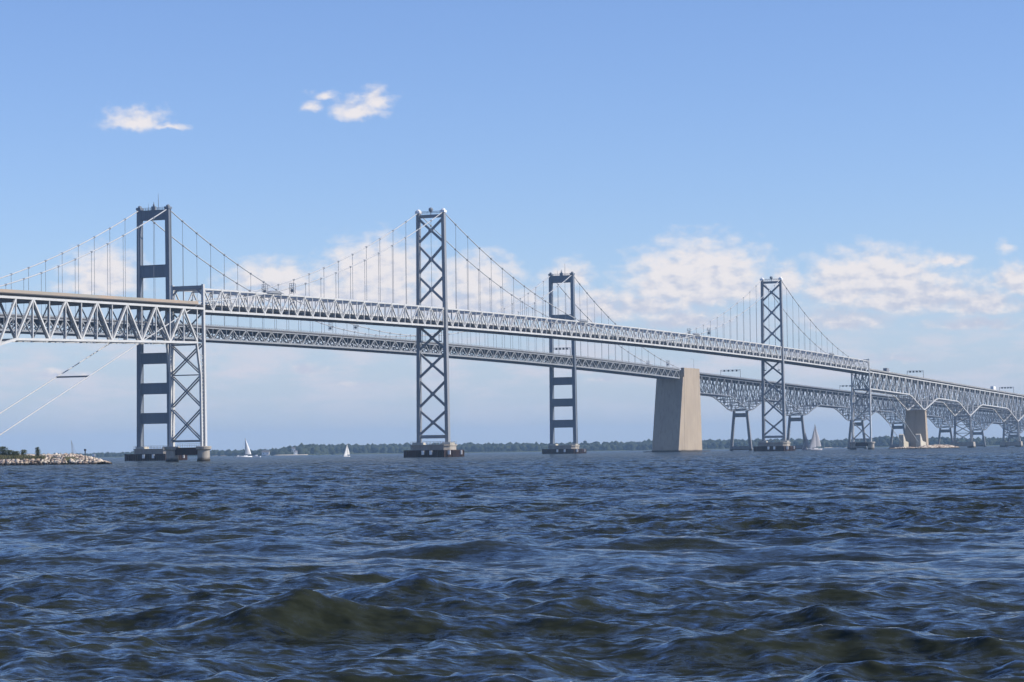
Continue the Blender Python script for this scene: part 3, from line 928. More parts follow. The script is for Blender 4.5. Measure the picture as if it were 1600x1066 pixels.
# node k counted from the west end; bottom nodes at even steps from x=-206
def w_flip(i):
    k = 16 - i              # steps from x=-206 of the left node of this panel
    if k >= 13: return 0    # parallel diagonals beside the haunch
    return 0 if k % 2 == 0 else 1
approach(bridge, 0, 6.0, wxs, w_top, w_bot, 'silver', 'tower_and_shade_near', .62, 6.6, .95, .72, 'parapet', w_flip)
# stub between truss end and bent
b = MB()
for sy in (-1, 1): b.beam((-206, sy * 6, w_top(-206)), (XE0, sy * 6, w_top(XE0)), .7, .7)
b.build('end_girder', 'silver', bridge)
b = MB(); b.beam((-206, 0, w_top(-206) + 1.15), (XE0, 0, w_top(XE0) + 1.15), 12.6, .3); b.build('road_deck', 'deck', bridge)

# east approach
NEP = [843, 995, 1180, 1365]
def e_top(x): return 51.2 - .0183 * (x - 696)
def e_bot(x):
    d = min(abs(x - q) for q in NEP)
    t = max(0., 1 - d / 41.)
    return e_top(x) - 11.2 - 9.8 * (t ** .95)
exs = [XE1 + .6]
anch = [XE1 + .6] + NEP
for a, c, k in zip(anch[:-1], anch[1:], (17, 16, 20, 20)): exs += [a + (c - a) * i / k for i in range(1, k + 1)]
approach(bridge, 0, 6.0, exs, e_top, e_bot, 'silver', 'tower_and_shade_near', .55, 6.6, .9, .7, 'parapet_grey')


def anchor_pier(x, s, parent):
    p = empty('anchorage', (0, 0, 0), parent)
    top = e_bot(843) - .6
    b = MB(); b.frustum((x - 3.4, x + 3.4, -8.2, 8.2), (x - 2.3, x + 2.3, -7.0, 7.0), -3, top); b.box(x - 2.7, x + 2.7, -7.4, 7.4, top, top + .55)
    for yk in (-4, 0, 4): b.box(x - 3.35, x - 3.0, yk - .25, yk + .25, 0, 4)
    b.build('pier_shaft', 'concrete', p)
    for sy in (-1, 1):
        b = MB(); y = sy * 6.1
        # sloping housing where the cable enters the concrete
        xa, xb = x - s * 20, x - s * 4
        vs = []
        for yy in (y - 1.7, y + 1.7): vs += [(xa, yy, -2), (xb, yy, -2), (xb, yy, 4.4), (xa + s * 6, yy, 5.4), (xa, yy, 10.5), (xa - s * 1.0, yy, 9.8)]
        fs = [(5, 4, 3, 2, 1, 0), (6, 7, 8, 9, 10, 11)] + [(i, (i + 1) % 6, (i + 1) % 6 + 6, i + 6) for i in range(6)]
        b.add(vs, fs); b.build('cable_housing', 'white_conc', p)
    b = MB(); b.box(x - 24, x + 6, -11, 11, -3, .5) if s > 0 else b.box(x - 6, x + 24, -11, 11, -3, .5)
    b.build('base_slab', 'pier', p)
    return p


anchor_pier(843, 1, bridge)
anchor_pier(-355.3, -1, bridge)


def lattice_pier(x, ztop, parent):
    t = empty('lattice_pier', (0, 0, 0), parent)
    for sy in (-1, 1):
        for sx in (-1, 1):
            member('column', (x + sx * 2.6, sy * 6.6, 4.5), (x + sx * 1.5, sy * 5.7, ztop), .8, .8, 'tower_and_shade_near', t, ref=(1, 0, 0))
    nlev = 3; hh = (ztop - 5) / nlev
    for k in range(nlev):
        za, zc = 5 + hh * k, 5 + hh * (k + 1)
        for sx in (-2, 2):
            for s in (-1, 1): member('cross_brace', (x + sx, s * 6.2, za), (x + sx, -s * 6.0, zc), .3, .4, 'tower_and_shade_near', t, ref=(1, 0, 0))
        member('strut', (x, -6, zc - .2), (x, 6, zc - .2), 3.2, .45, 'tower_and_shade_near', t)
    b = MB()
    for sy in (-1, 1):
        b.frustum((x - 4, x + 4, sy * 6.5 - 2.8, sy * 6.5 + 2.8), (x - 3.4, x + 3.4, sy * 6.5 - 2.2, sy * 6.5 + 2.2), -3, 4.5)
    b.box(x - 3.0, x + 3.0, -4.0, 4.0, 1.0, 4.2)
    b.build('footing', 'pier', t)


for X in NEP[1:]: lattice_pier(X, e_bot(X) - .4, bridge)

# ------------------------------------------------------------------ far bridge
FX, FYC = 6.56, 135.6
fbridge = empty('suspension_bridge', (0, 0, 0))
tag(fbridge, 'farther blue grey suspension bridge with ladder-like strut towers and tall concrete anchorage', 'bridge')
FH = 7.07
def f_zb(x): return 54.8 - 2.2e-5 * (x - 250) ** 2
def f_zt(x): return f_zb(x) + 5.0
def f_cable(x):
    u = x - FX
    if 0 <= u <= SPAN: return 63.5 + 46.1 / (243.85 ** 2) * (u - 243.85) ** 2
    d = -u if u < 0 else u - SPAN
    # (0,109.6) (95.6,76.6) (201.6,58)
    return 109.6 - .4223 * d + .000806 * d * d


def strut_tower(x, parent):
    t = empty('tower', (0, 0, 0), parent)
    yt, yb, zt, zb = 7.07, 7.65, 109.6, 6.0
    def yy(z): return yb + (yt - yb) * (z - zb) / (zt - zb)
    for s in (-1, 1):
        b = MB()
        p, q = Vector((x, FYC + s * yb, zb)), Vector((x, FYC + s * yt, zt))
        b.beam(p, q, 1.7, 2.6, ref=(1, 0, 0), w2=1.5, h2=2.2)
        for sx in (-1, 1):      # stiffened flange plates
            b.beam(p + Vector((sx * 1.2, 0, 0)), q + Vector((sx * 1.0, 0, 0)), 2.05, .35, ref=(1, 0, 0), w2=1.85, h2=.35)
        b.build('leg', 'tower_and_shade_far', t)
        c = MB(); c.box(x - 1.5, x + 1.5, FYC + s * yt - 1.1, FYC + s * yt + 1.1, 109.55, 110.5); c.lathe(x, FYC + s * yt, [(1.0, 110.5), (.8, 111.2), (.1, 111.5)], 10); c.build('saddle', 'tower_and_shade_far', t)
    for z0, z1 in ((104.9, 109.2), (79.8, 85.2), (42.1, 46.8), (28.9, 33.7), (16.0, 20.7)):
        y = yy((z0 + z1) / 2) - .7
        b = MB(); b.box(x - .95, x + .95, FYC - y, FYC + y, z0, z1)
        for z in (z0 + .15, z1 - .15): b.box(x - 1.12, x + 1.12, FYC - y, FYC + y, z - .18, z + .18)
        for k in range(1, 6):
            yk = FYC - y + 2 * y * k / 6; b.box(x - 1.03, x - .9, yk - .07, yk + .07, z0 + .35, z1 - .35)
        b.build('portal_strut', 'tower_and_shade_far', t)
    # masts and rails on top
    b = MB(); b.poly_tube([(x, FYC - 2.3, 109.1), (x, FYC - 2.3, 113), (x, FYC - 2.2, 116.6)], [.16, .12, .05], 6); b.build('antenna_mast', 'hanger', t)
    b = MB(); b.poly_tube([(x, FYC + 2.7, 109.1), (x, FYC + 2.7, 112.4)], [.12, .05], 6); b.build('antenna_mast', 'hanger', t)
    b = MB(); b.box(x - .7, x + .7, FYC - .9, FYC + .9, 109.2, 110.9); b.lathe(x, FYC, [(.4, 110.9), (.5, 111.5), (.2, 112.2), (.06, 113.0)], 10); b.build('beacon', 'hanger', t)
    b = MB()
    for sx in (-.9, .9):
        for z in (109.8, 110.35): b.beam((x + sx, FYC - 6, z), (x + sx, FYC + 6, z), .07, .07)
        for k in range(11): b.beam((x + sx, FYC - 6 + k * 1.2, 109.2), (x + sx, FYC - 6 + k * 1.2, 110.4), .07, .07)
    stuff(b.build('walkway_rail', 'hanger', t))
    return t


def deck_truss(xa, xb, parent):
    t = empty('stiffening_truss', (0, 0, 0), parent)
    n = int(round((xb - xa) / PAN)); n += n % 2
    xs = [xa + (xb - xa) * i / n for i in range(n + 1)]
    vis = (lambda x: True)
    for sy in (-1, 1):
        y = FYC + sy * FH
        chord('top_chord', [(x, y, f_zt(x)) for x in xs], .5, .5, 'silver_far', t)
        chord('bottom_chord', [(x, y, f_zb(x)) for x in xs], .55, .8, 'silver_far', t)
        far = MB()
        for i in range(n + 1):
            p, q = (xs[i], y, f_zb(xs[i])), (xs[i], y, f_zt(xs[i]))
            if sy < 0: member('vertical', p, q, .28, .28, 'silver_far', t)
            else: far.beam(p, q, .3, .3)
        for i in range(n):
            a = i % 2
            p = (xs[i], y, f_zt(xs[i]) if a else f_zb(xs[i])); q = (xs[i + 1], y, f_zb(xs[i + 1]) if a else f_zt(xs[i + 1]))
            if sy < 0: member('diagonal', p, q, .5, .5, 'silver_far', t)
            else: far.beam(p, q, .5, .5)
        if sy > 0: stuff(far.build('far_face_web', 'silver_far', t))
    b = MB()
    for i in range(n + 1):
        x = xs[i]; b.box(x - .22, x + .22, FYC - FH + .3, FYC + FH - .3, f_zt(x) - 1.4, f_zt(x) + .35)
        b.beam((x, FYC - FH, f_zb(x)), (x, FYC + FH, f_zb(x)), .35, .4)
        if i < n:
            s = 1 if i % 2 else -1
            b.beam((x, FYC - s * FH, f_zb(x)), (xs[i + 1], FYC + s * FH, f_zb(xs[i + 1])), .34, .34)
            b.beam((x, FYC + s * FH, f_zb(x)), (xs[i + 1], FYC - s * FH, f_zb(xs[i + 1])), .34, .34)
        b.beam((x, FYC - FH, f_zb(x)), (x, FYC, f_zt(x) - 1.2), .28, .28, ref=(1, 0, 0)); b.beam((x, FYC + FH, f_zb(x)), (x, FYC, f_zt(x) - 1.2), .28, .28, ref=(1, 0, 0))
    stuff(b.build('sway_bracing', 'tower_and_shade_far', t))  # inner members coloured darker so they read as shaded by the deck
    b = MB()
    for i in range(0, n, 3):
        x, x2 = xs[i], xs[min(n, i + 3)]; b.beam((x, FYC, f_zt(x) + .62), (x2, FYC, f_zt(x2) + .62), 2 * FH + .5, .5)
    b.build('road_deck', 'deck', t)
    for sy in (-1, 1):
        b = MB(); y = FYC + sy * (FH + .1)
        for i in range(n):
            x, x2 = xs[i], xs[i + 1]
            b.beam((x, y, f_zt(x) + 1.1), (x2, y, f_zt(x2) + 1.1), .2, .5)
            b.beam((x, y, f_zt(x) + 1.75), (x2, y, f_zt(x2) + 1.75), .12, .12)
            for k in range(3): xx = x + (x2 - x) * k / 3; b.beam((xx, y, f_zt(xx) + 1.2), (xx, y, f_zt(xx) + 1.8), .1, .1)
        stuff(b.build('guard_rail', 'rail', t))
    return t


for X in (FX, FX + SPAN):
    strut_tower(X, fbridge)
    tower_pier(X, FYC, fbridge, 8.3, 12.2)
deck_truss(FX - SIDE, FX - 1.6, fbridge)
deck_truss(FX + 1.6, FX + SPAN - 1.6, fbridge)
deck_truss(FX + SPAN + 1.6, FX + SPAN + SIDE - .8, fbridge)
for sy in (-1, 1):
    y = FYC + sy * FH
    xs = list(np.linspace(-SIDE, 0, 25)) + list(np.linspace(0, SPAN, 57))[1:] + list(np.linspace(SPAN, SPAN + SIDE + 4, 25))[1:]
    b = MB(); b.poly_tube([(FX + x, y, f_cable(FX + x) + .1) for x in xs], .25, 8); b.build('main_cable', 'cable', fbridge)
    hx = [-SPAN / 39 * i for i in range(1, 16)] + [SPAN / 39 * i for i in range(1, 39)] + [SPAN + SPAN / 39 * i for i in range(1, 16)]
    for u in hx:
        x = FX + u; zc = f_cable(x)
        if zc - f_zt(x) > 1.0:
            member('hanger', (x, y, f_zt(x) + .2), (x, y, zc), .125, .125, 'hanger', fbridge)
            member('cable_band', (x - .38, y, f_cable(x - .38) + .1), (x + .38, y, f_cable(x + .38) + .1), .68, .68, 'hanger', fbridge)
    for x in (191.5, 671.2):
        zc = f_cable(x); b = MB()
        for sx in (-.8, .8):
            for s2 in (-.8, .8): b.beam((x + sx, y + s2, zc - 2.0), (x + sx, y + s2, zc + 1.8), .14, .14)
        for z in (-2.0, -1., 0, .9, 1.8):
            b.beam((x - .8, y - .8, zc + z), (x + .8, y - .8, zc + z), .12, .12); b.beam((x - .8, y + .8, zc + z), (x + .8, y + .8, zc + z), .12, .12)
            b.beam((x - .8, y - .8, zc + z), (x - .8, y + .8, zc + z), .12, .12)
        b.box(x - .5, x + .5, y - .5, y + .5, zc - 1.6, zc - .5)
        b.build('cable_platform', 'hanger', fbridge)

# concrete anchorage of the far bridge
def far_anchorage(x, s, parent):
    p = empty('anchorage', (0, 0, 0), parent)
    def slab(x0b, x1b, x0t, x1t, z1, name, y0=126.0, y1=145.2):
        b = MB()
        if s > 0: b.frustum((x0b, x1b, y0, y1), (x0t, x1t, y0, y1), -4, z1)
        else:
            m_ = 2 * (FX + SPAN / 2)
            b.frustum((m_ - x1b, m_ - x0b, y0, y1), (m_ - x1t, m_ - x0t, y0, y1), -4, z1)
        return b.build(name, 'concrete', p)
    slab(682.3, 734.9, 695.4, 731.5, 51.2, 'shaft')
    slab(696.2, 731.5, 697.6, 731.2, 57.6, 'head_wall', 125.9, 128.2)
    slab(696.2, 731.5, 697.6, 731.2, 57.6, 'head_wall', 143.0, 145.3)
    slab(698.0, 731.3, 698.0, 731.2, 56.0, 'deck_seat', 128.2, 143.0)
    b = MB()
    q = 682.3
    if s > 0: b.box(676, 741, 122, 149, -4, .55)
    else: b.box(2 * (FX + SPAN / 2) - 741, 2 * (FX + SPAN / 2) - 676, 122, 149, -4, .55)
    b.build('footing', 'pier', p)


far_anchorage(695, 1, fbridge)
far_anchorage(-180, -1, fbridge)

# far approach on A-shaped piers
FP = [855.7, 1002.5, 1190.1, 1338.1, 1529.1, 1677.7, 1866.0]
def fe_top(x): return 53.0 - .0153 * (x - 743)
def fe_bot(x):
    d = max(0, min(abs(x - q) for q in FP) - 5)
    t = max(0., 1 - d / 42.)
    return fe_top(x) - 12.0 - 9.6 * (t ** 1.25)
fxs = [735.0]; an = [735.0] + FP + [2010]
for a, c in zip(an[:-1], an[1:]):
    k = int(round((c - a) / 9.3)); k += k % 2
    fxs += [a + (c - a) * i / k for i in range(1, k + 1)]
approach(fbridge, FYC, FH, fxs, fe_top, fe_bot, 'steel_slate', 'tower_and_shade_far', .5, 8.6, .9, .6, 'steel_slate')


def a_pier(x, ztop, parent):
    t = empty('pier_frame', (0, 0, 0), parent)
    for s in (-1, 1):
        b = MB(); b.beam((x, FYC + s * 7.9, -3), (x, FYC + s * 4.9, ztop), 2.1, 2.2, ref=(1, 0, 0), w2=1.7, h2=1.7); b.build('leg', 'slate', t)
    b = MB(); b.box(x - 1.0, x + 1.0, FYC - 4.4, FYC + 4.4, ztop - 4.4, ztop - 1.4); b.build('cap_strut', 'slate', t)
    b = MB(); b.box(x - 1.6, x + 1.6, FYC - 6, FYC + 6, .4, 3.4); b.build('base_strut', 'slate', t)


for X in FP: a_pier(X, fe_bot(X) - .3, fbridge)

# ------------------------------------------------------------------ sign gantries and vehicles


def gantry(x, yc, half, zr, label, heads=4, ht=6.6):
    g = empty('sign_gantry', (x, yc, zr)); tag(g, label, 'sign gantry', 'lane signal gantries on the bridges')
    for s in (-1, 1):
        b = MB(); b.poly_tube([(0, s * half, 0), (0, s * half, ht)], .17, 8); b.build('post', 'mast', g)
    b = MB(); b.beam((0, -half, ht), (0, half, ht), .22, .25); b.beam((0, -half, ht - .9), (0, half, ht - .9), .16, .18)
    for k in range(8):
        ya, yb_ = -half + 2 * half * k / 8, -half + 2 * half * (k + 1) / 8
        b.beam((0, ya, ht - .9 if k % 2 else ht), (0, yb_, ht if k % 2 else ht - .9), .1, .1)
    b.build('cross_beam', 'mast', g)
    for k in range(heads):
        y = -half * .62 + 2 * half * .62 * k / (heads - 1)
        b = MB(); b.box(-.35, .15, y - .55, y + .55, ht - 1.15, ht + .1); b.build('signal_head', 'sign', g)
    return g


gantry(833, FYC, 7.6, fe_top(833) + 1.3, 'lane signal gantry on the farther bridge just right of the concrete anchorage')
gantry(1165, FYC, 7.6, fe_top(1165) + 1.3, 'lane signal gantry on the farther bridge, half hidden by the nearer one\'s right end bent')
gantry(493, FYC, 5.6, f_zt(493) + .9, 'lane signal gantry on the farther bridge between the legs of its right-hand tower', ht=5.4)
gantry(843, 0, 5.9, e_top(843) + 1.3, 'lane signal gantry on the nearer bridge above the concrete anchorage pier', ht=6.0)
gantry(1165, 0, 5.9, e_top(1165) + 1.3, 'lane signal gantry nearest the right edge, on the nearer bridge', ht=6.0)


def truck(x, y, z, L, hbox, mbox, label, slope, cab='white'):
    t = empty('truck', (x, y, z)); t.rotation_euler = (0, math.atan(slope), 0)
    tag(t, label, 'truck', 'trucks crossing the nearer bridge')
    b = MB(); b.box(-L / 2, L / 2 - 2.6, -1.25, 1.25, 1.05, hbox); b.build('cargo_box', mbox, t)
    b = MB(); x0 = L / 2 - 2.3
    prof = [(0, .6), (2.2, .6), (2.2, 1.5), (1.7, 1.7), (1.3, 2.9), (0, 3.0)]
    vs = [(x0 + a, -1.15, c) for a, c in prof] + [(x0 + a, 1.15, c) for a, c in prof]
    b.add(vs, [(0, 1, 2, 3, 4, 5), (11, 10, 9, 8, 7, 6)] + [(i, i + 6, (i + 1) % 6 + 6, (i + 1) % 6) for i in range(6)])
    cabo = b.build('cab', cab, t)
    b = MB(); b.box(x0 + .35, x0 + 1.2, -1.17, -1.15, 1.8, 2.7); b.build('window', 'glass', cabo)
    b = MB(); b.box(-L / 2, L / 2 - .3, -.5, .5, .6, 1.0); b.build('chassis', 'black', t)
    for wx in (-L / 2 + 1.2, -L / 2 + 2.4, L / 2 - 1.2):
        for s in (-1, 1):
            b = MB(); b.poly_tube([(wx, s * 1.2, .5), (wx, s * .9, .5)], .5, 14); b.build('wheel', 'black', t)


truck(748, -3.0, e_top(748) + 1.32, 9.5, 3.6, 'mast', 'small grey box truck on the nearer bridge just right of its end bent', .0183)
truck(1098, -3.0, e_top(1098) + 1.32, 11.5, 4.0, 'white', 'white box truck on the nearer bridge close to the right edge', .0183)

# lamp post at the anchorage
def lamp(x, y, z, h, label):
    t = empty('lamp_post', (x, y, z)); tag(t, label, 'lamp post')
    b = MB(); b.poly_tube([(0, 0, 0), (0, 0, h)], [.12, .07], 8); b.build('post', 'mast', t)
    b = MB(); b.beam((0, 0, h), (0, 1.4, h + .25), .08, .08); b.build('arm', 'mast', t)
    b = MB(); b.box(-.15, .15, 1.2, 1.9, h + .18, h + .34); b.build('lamp_head', 'mast', t)


lamp(722, 127.0, 57.6, 6.5, 'single thin lamp post on top of the tall concrete anchorage')

# worker on the left approach by the end portal
def person(x, y, z, rot):
    verts = [(0, 0, .95), (0, 0, 1.2), (0, 0, 1.42), (0, 0, 1.52), (0, .01, 1.68),
             (.19, 0, 1.40), (.27, .03, 1.12), (.25, .14, .90), (-.19, 0, 1.40), (-.27, .02, 1.12), (-.25, .10, .90),
             (.10, 0, .90), (.11, .03, .50), (.12, 0, .08), (.12, .14, .04), (-.10, 0, .90), (-.12, .02, .50), (-.13, -.03, .08), (-.13, .11, .04)]
    edges = [(0, 1), (1, 2), (2, 3), (3, 4), (2, 5), (5, 6), (6, 7), (2, 8), (8, 9), (9, 10), (0, 11), (11, 12), (12, 13), (13, 14), (0, 15), (15, 16), (16, 17), (17, 18)]
    rad = [.16, .15, .17, .06, .11, .075, .055, .045, .075, .055, .045, .10, .075, .055, .05, .10, .075, .055, .05]
    me = bpy.data.meshes.new('person'); me.from_pydata(verts, edges, []); me.materials.append(M['cloth'])
    o = link('person', me); o.location = (x, y, z); o.rotation_euler = (0, 0, rot)
    md = o.modifiers.new('skin', 'SKIN')
    for i, v in enumerate(me.skin_vertices[0].data):
        v.radius = (rad[i], rad[i]); v.use_root = (i == 0)
    sb = o.modifiers.new('sub', 'SUBSURF'); sb.levels = 1; sb.render_levels = 1
    b = MB(); b.lathe(0, .01, [(.06, 1.52), (.095, 1.60), (.105, 1.68), (.09, 1.76), (.03, 1.80)], 12); b.build('head', 'skin', o, True)
    b = MB(); b.lathe(0, .01, [(.16, 1.71), (.13, 1.73), (.11, 1.80), (.03, 1.84)], 12); b.build('helmet', 'white', o, True)
    tag(o, 'person in dark work clothes standing on the roadway by the left end portal', 'person')


person(-207.2, -4.6, w_top(-207.2) + 1.32, R(160))
b = MB(); b.add([(-.55, 0, 0), (.55, 0, 0), (.35, 0, 1.5), (-.35, 0, 1.5), (-.55, .5, 0), (.55, .5, 0), (.35, .2, 1.5), (-.35, .2, 1.5)], [(0, 1, 2, 3), (5, 4, 7, 6), (1, 5, 6, 2), (4, 0, 3, 7), (3, 2, 6, 7), (4, 5, 1, 0)])
o = b.build('road_sign', 'white'); o.location = (-200.6, -5.3, w_top(-200.6) + 1.32); o.rotation_euler = (0, 0, R(-90)); tag(o, 'small white board standing on the road beside the end portal', 'road sign')

# ------------------------------------------------------------------ sailing boats


def sailboat(px, D, mast, label, sails=True, heading=0., heel=0., hull='white', sail='sail', main=1., jib=1., group='sailing boats on the bay'):
    P = shore_pt(px, D)
    L = mast * .72
    t = empty('sailboat', (P.x, P.y, 0.)); t.rotation_euler = (heel, 0, heading); tag(t, label, 'sailboat', group)
    # lofted hull
    b = MB(); ns = 9; ring = 7; vs = []; fs = []
    for i in range(ns):
        u = i / (ns - 1); x = -L / 2 + L * u
        w = L * .16 * (math.sin(math.pi * min(1, .22 + .78 * (1 - u))) ** .6 if u < 1 else 0.02) * (1 - u ** 5) + .02
        sh = L * .075 * (1 + .35 * (2 * u - .8) ** 2)
        for k in range(ring):
            a = math.pi * k / (ring - 1)
            vs.append((x, -w * math.cos(a), sh * 1.0 - (sh + L * .035) * math.sin(a) ** .8))
    for i in range(ns - 1):
        for k in range(ring - 1):
            fs.append((i * ring + k, (i + 1) * ring + k, (i + 1) * ring + k + 1, i * ring + k + 1))
        fs.append((i * ring, i * ring + ring - 1, (i + 1) * ring + ring - 1, (i + 1) * ring))
    fs.append(tuple(range(ring))); fs.append(tuple((ns - 1) * ring + k for k in range(ring - 1, -1, -1)))
    b.add(vs, fs); b.build('hull', hull, t, True)
    b = MB(); b.frustum((-L * .12, L * .2, -L * .085, L * .085), (-L * .1, L * .15, -L * .06, L * .06), L * .07, L * .125); b.build('cabin', hull, t)
    mx = L * .08; z0 = L * .09
    b = MB(); b.poly_tube([(mx, 0, z0), (mx, 0, mast)], [L * .012, L * .006], 8); b.build('mast', 'mast', t)
    b = MB(); b.poly_tube([(mx, 0, z0 + mast * .07), (mx - L * .45, L * .05, z0 + mast * .075)], L * .009, 6); b.build('boom', 'mast', t)

    def sailmesh(tack, clew, head, belly, name):
        A, C, H = Vector(tack), Vector(clew), Vector(head)
        n = 9; m_ = 6; vs = []; fs = []
        for side in (0, .03):
            for i in range(n):
                v = i / (n - 1)
                p0 = A.lerp(H, v); p1 = C.lerp(H, v)
                p1 = p1 + (p1 - p0) * (.10 * math.sin(math.pi * v))
                for j in range(m_):
                    u = j / (m_ - 1); q = p0.lerp(p1, u)
                    q.y += belly * math.sin(math.pi * u) * math.sin(math.pi * (.15 + .8 * v)) + side
                    vs.append(q)
        N = n * m_
        for i in range(n - 1):
            for j in range(m_ - 1):
                a = i * m_ + j; fs.append((a, a + 1, a + m_ + 1, a + m_)); fs.append((N + a, N + a + m_, N + a + m_ + 1, N + a + 1))
        for i in range(n - 1):
            a = i * m_; fs.append((a, a + m_, N + a + m_, N + a)); a += m_ - 1; fs.append((a, N + a, N + a + m_, a + m_))
        bb = MB(); bb.add(vs, fs); return bb.build(name, sail, t, True)
    if sails:
        if main > 0: sailmesh((mx - .1, 0, z0 + mast * .09), (mx - L * .44, L * .05, z0 + mast * .095), (mx - .1, 0, z0 + (mast - z0) * .97 * main), L * .05, 'mainsail')
        if jib > 0: sailmesh((L * .47, 0, L * .1), (mx - L * .04, L * .07, z0 + mast * .06), (mx + .1, 0, z0 + (mast - z0) * .88 * jib), L * .05, 'headsail')
    else:
        b = MB(); b.poly_tube([(mx - .1, 0, z0 + mast * .1), (mx - L * .43, L * .05, z0 + mast * .1)], L * .025, 8); b.build('furled_sail', 'sail', t)
        b = MB(); b.poly_tube([(L * .46, 0, L * .11), (mx, 0, mast * .9)], L * .01, 6); b.build('furled_headsail', 'mast', t)
    b = MB()
    for (q) in (((L * .48, 0, L * .1), (mx, 0, mast)), ((-L * .48, 0, L * .09), (mx, 0, mast)), ((mx, L * .14, L * .08), (mx, 0, mast * .95)), ((mx, -L * .14, L * .08), (mx, 0, mast * .95))):
        b.beam(q[0], q[1], .05, .05)
    stuff(b.build('rigging', 'mast', t))
    return t


sailboat(540, 1530, 7.9, 'small white sloop under full sail left of the X-braced tower', heading=C0 + R(140), heel=R(-5))
sailboat(383, 2000, 15.0, 'white sailboat with tall narrow sail before the sandy point at left', heading=C0 + R(112), heel=R(-4), jib=.0)
sailboat(1271, 1650, 17.0, 'large pale grey sailboat with high pointed sails seen under the nearer bridge', heading=C0 + R(128), hull='sail_grey', sail='sail_grey', heel=R(-3))
sailboat(1257, 1760, 12.0, 'smaller grey sailboat close behind the left side of the largest one', heading=C0 + R(40), sail='sail_grey', hull='sail_grey', jib=.6)
sailboat(118, 1250, 10.5, 'sailboat with bare leaning mast behind the rock jetty', sails=False, heading=C0 + R(35), heel=R(-13))


def motorboat(px, D, L, label, heading):
    P = shore_pt(px, D); t = empty('motorboat', (P.x, P.y, 0)); t.rotation_euler = (0, 0, heading); tag(t, label, 'motorboat', 'small motorboats far off')
    b = MB(); b.add([(-L / 2, -L * .16, -.2), (L * .3, -L * .15, -.2), (L / 2, 0, -.1), (L * .3, L * .15, -.2), (-L / 2, L * .16, -.2), (-L / 2, -L * .18, L * .11), (L * .3, -L * .17, L * .13), (L * .55, 0, L * .16), (L * .3, L * .17, L * .13), (-L / 2, L * .18, L * .11)],
                    [(4, 3, 2, 1, 0), (5, 6, 7, 8, 9)] + [(i, (i + 1) % 5, (i + 1) % 5 + 5, i + 5) for i in range(5)]); b.build('hull', 'white', t)
    b = MB(); b.frustum((-L * .1, L * .2, -L * .11, L * .11), (-L * .08, L * .1, -L * .09, L * .09), L * .12, L * .28); b.build('cabin', 'white', t)
    b = MB(); b.box(L * .12, L * .19, -L * .08, L * .08, L * .16, L * .22); b.build('windscreen', 'glass', t)


motorboat(399, 1980, 6.5, 'small white motorboat right beside the tall narrow-sailed boat at left', C0 + R(80))
motorboat(371, 2050, 6.0, 'small white motorboat on the left side of the tall narrow-sailed boat', C0 + R(95))

# houses on the sandy point
def house(px, D, w, d, h, label, rot, tower=0):
    P = shore_pt(px, D); t = empty('house', (P.x, P.y, 1.3)); t.rotation_euler = (0, 0, rot); tag(t, label, 'house', 'white buildings on the sandy point')
    b = MB(); b.box(-w / 2, w / 2, -d / 2, d / 2, -.5, h); b.build('wall', 'white', t)
    b = MB(); vs = [(-w / 2 - .3, -d / 2 - .3, h), (w / 2 + .3, -d / 2 - .3, h), (w / 2 + .3, d / 2 + .3, h), (-w / 2 - .3, d / 2 + .3, h), (-w / 2 - .3, 0, h + d * .45), (w / 2 + .3, 0, h + d * .45)]
    b.add(vs, [(3, 2, 1, 0), (0, 1, 5, 4), (2, 3, 4, 5), (1, 2, 5), (3, 0, 4)]); b.build('roof', 'roofing', t)
    for k in (-1, 1):
        b = MB(); b.box(k * w * .25 - .5, k * w * .25 + .5, -d / 2 - .04, -d / 2 + .02, h * .35, h * .75); b.build('window', 'glass', t)


house(457, 4120, 5.4, 5.4, 9.5, 'tall narrow white house on the sandy point', C0 - R(90))
house(460.5, 4100, 4.6, 4.6, 4.6, 'lower white shed right beside the tall narrow white house', C0 - R(75))
house(414, 4150, 12, 7, 4, 'low white house among trees left of the sandy point', C0 - R(100))

# ------------------------------------------------------------------ rock jetty and islands


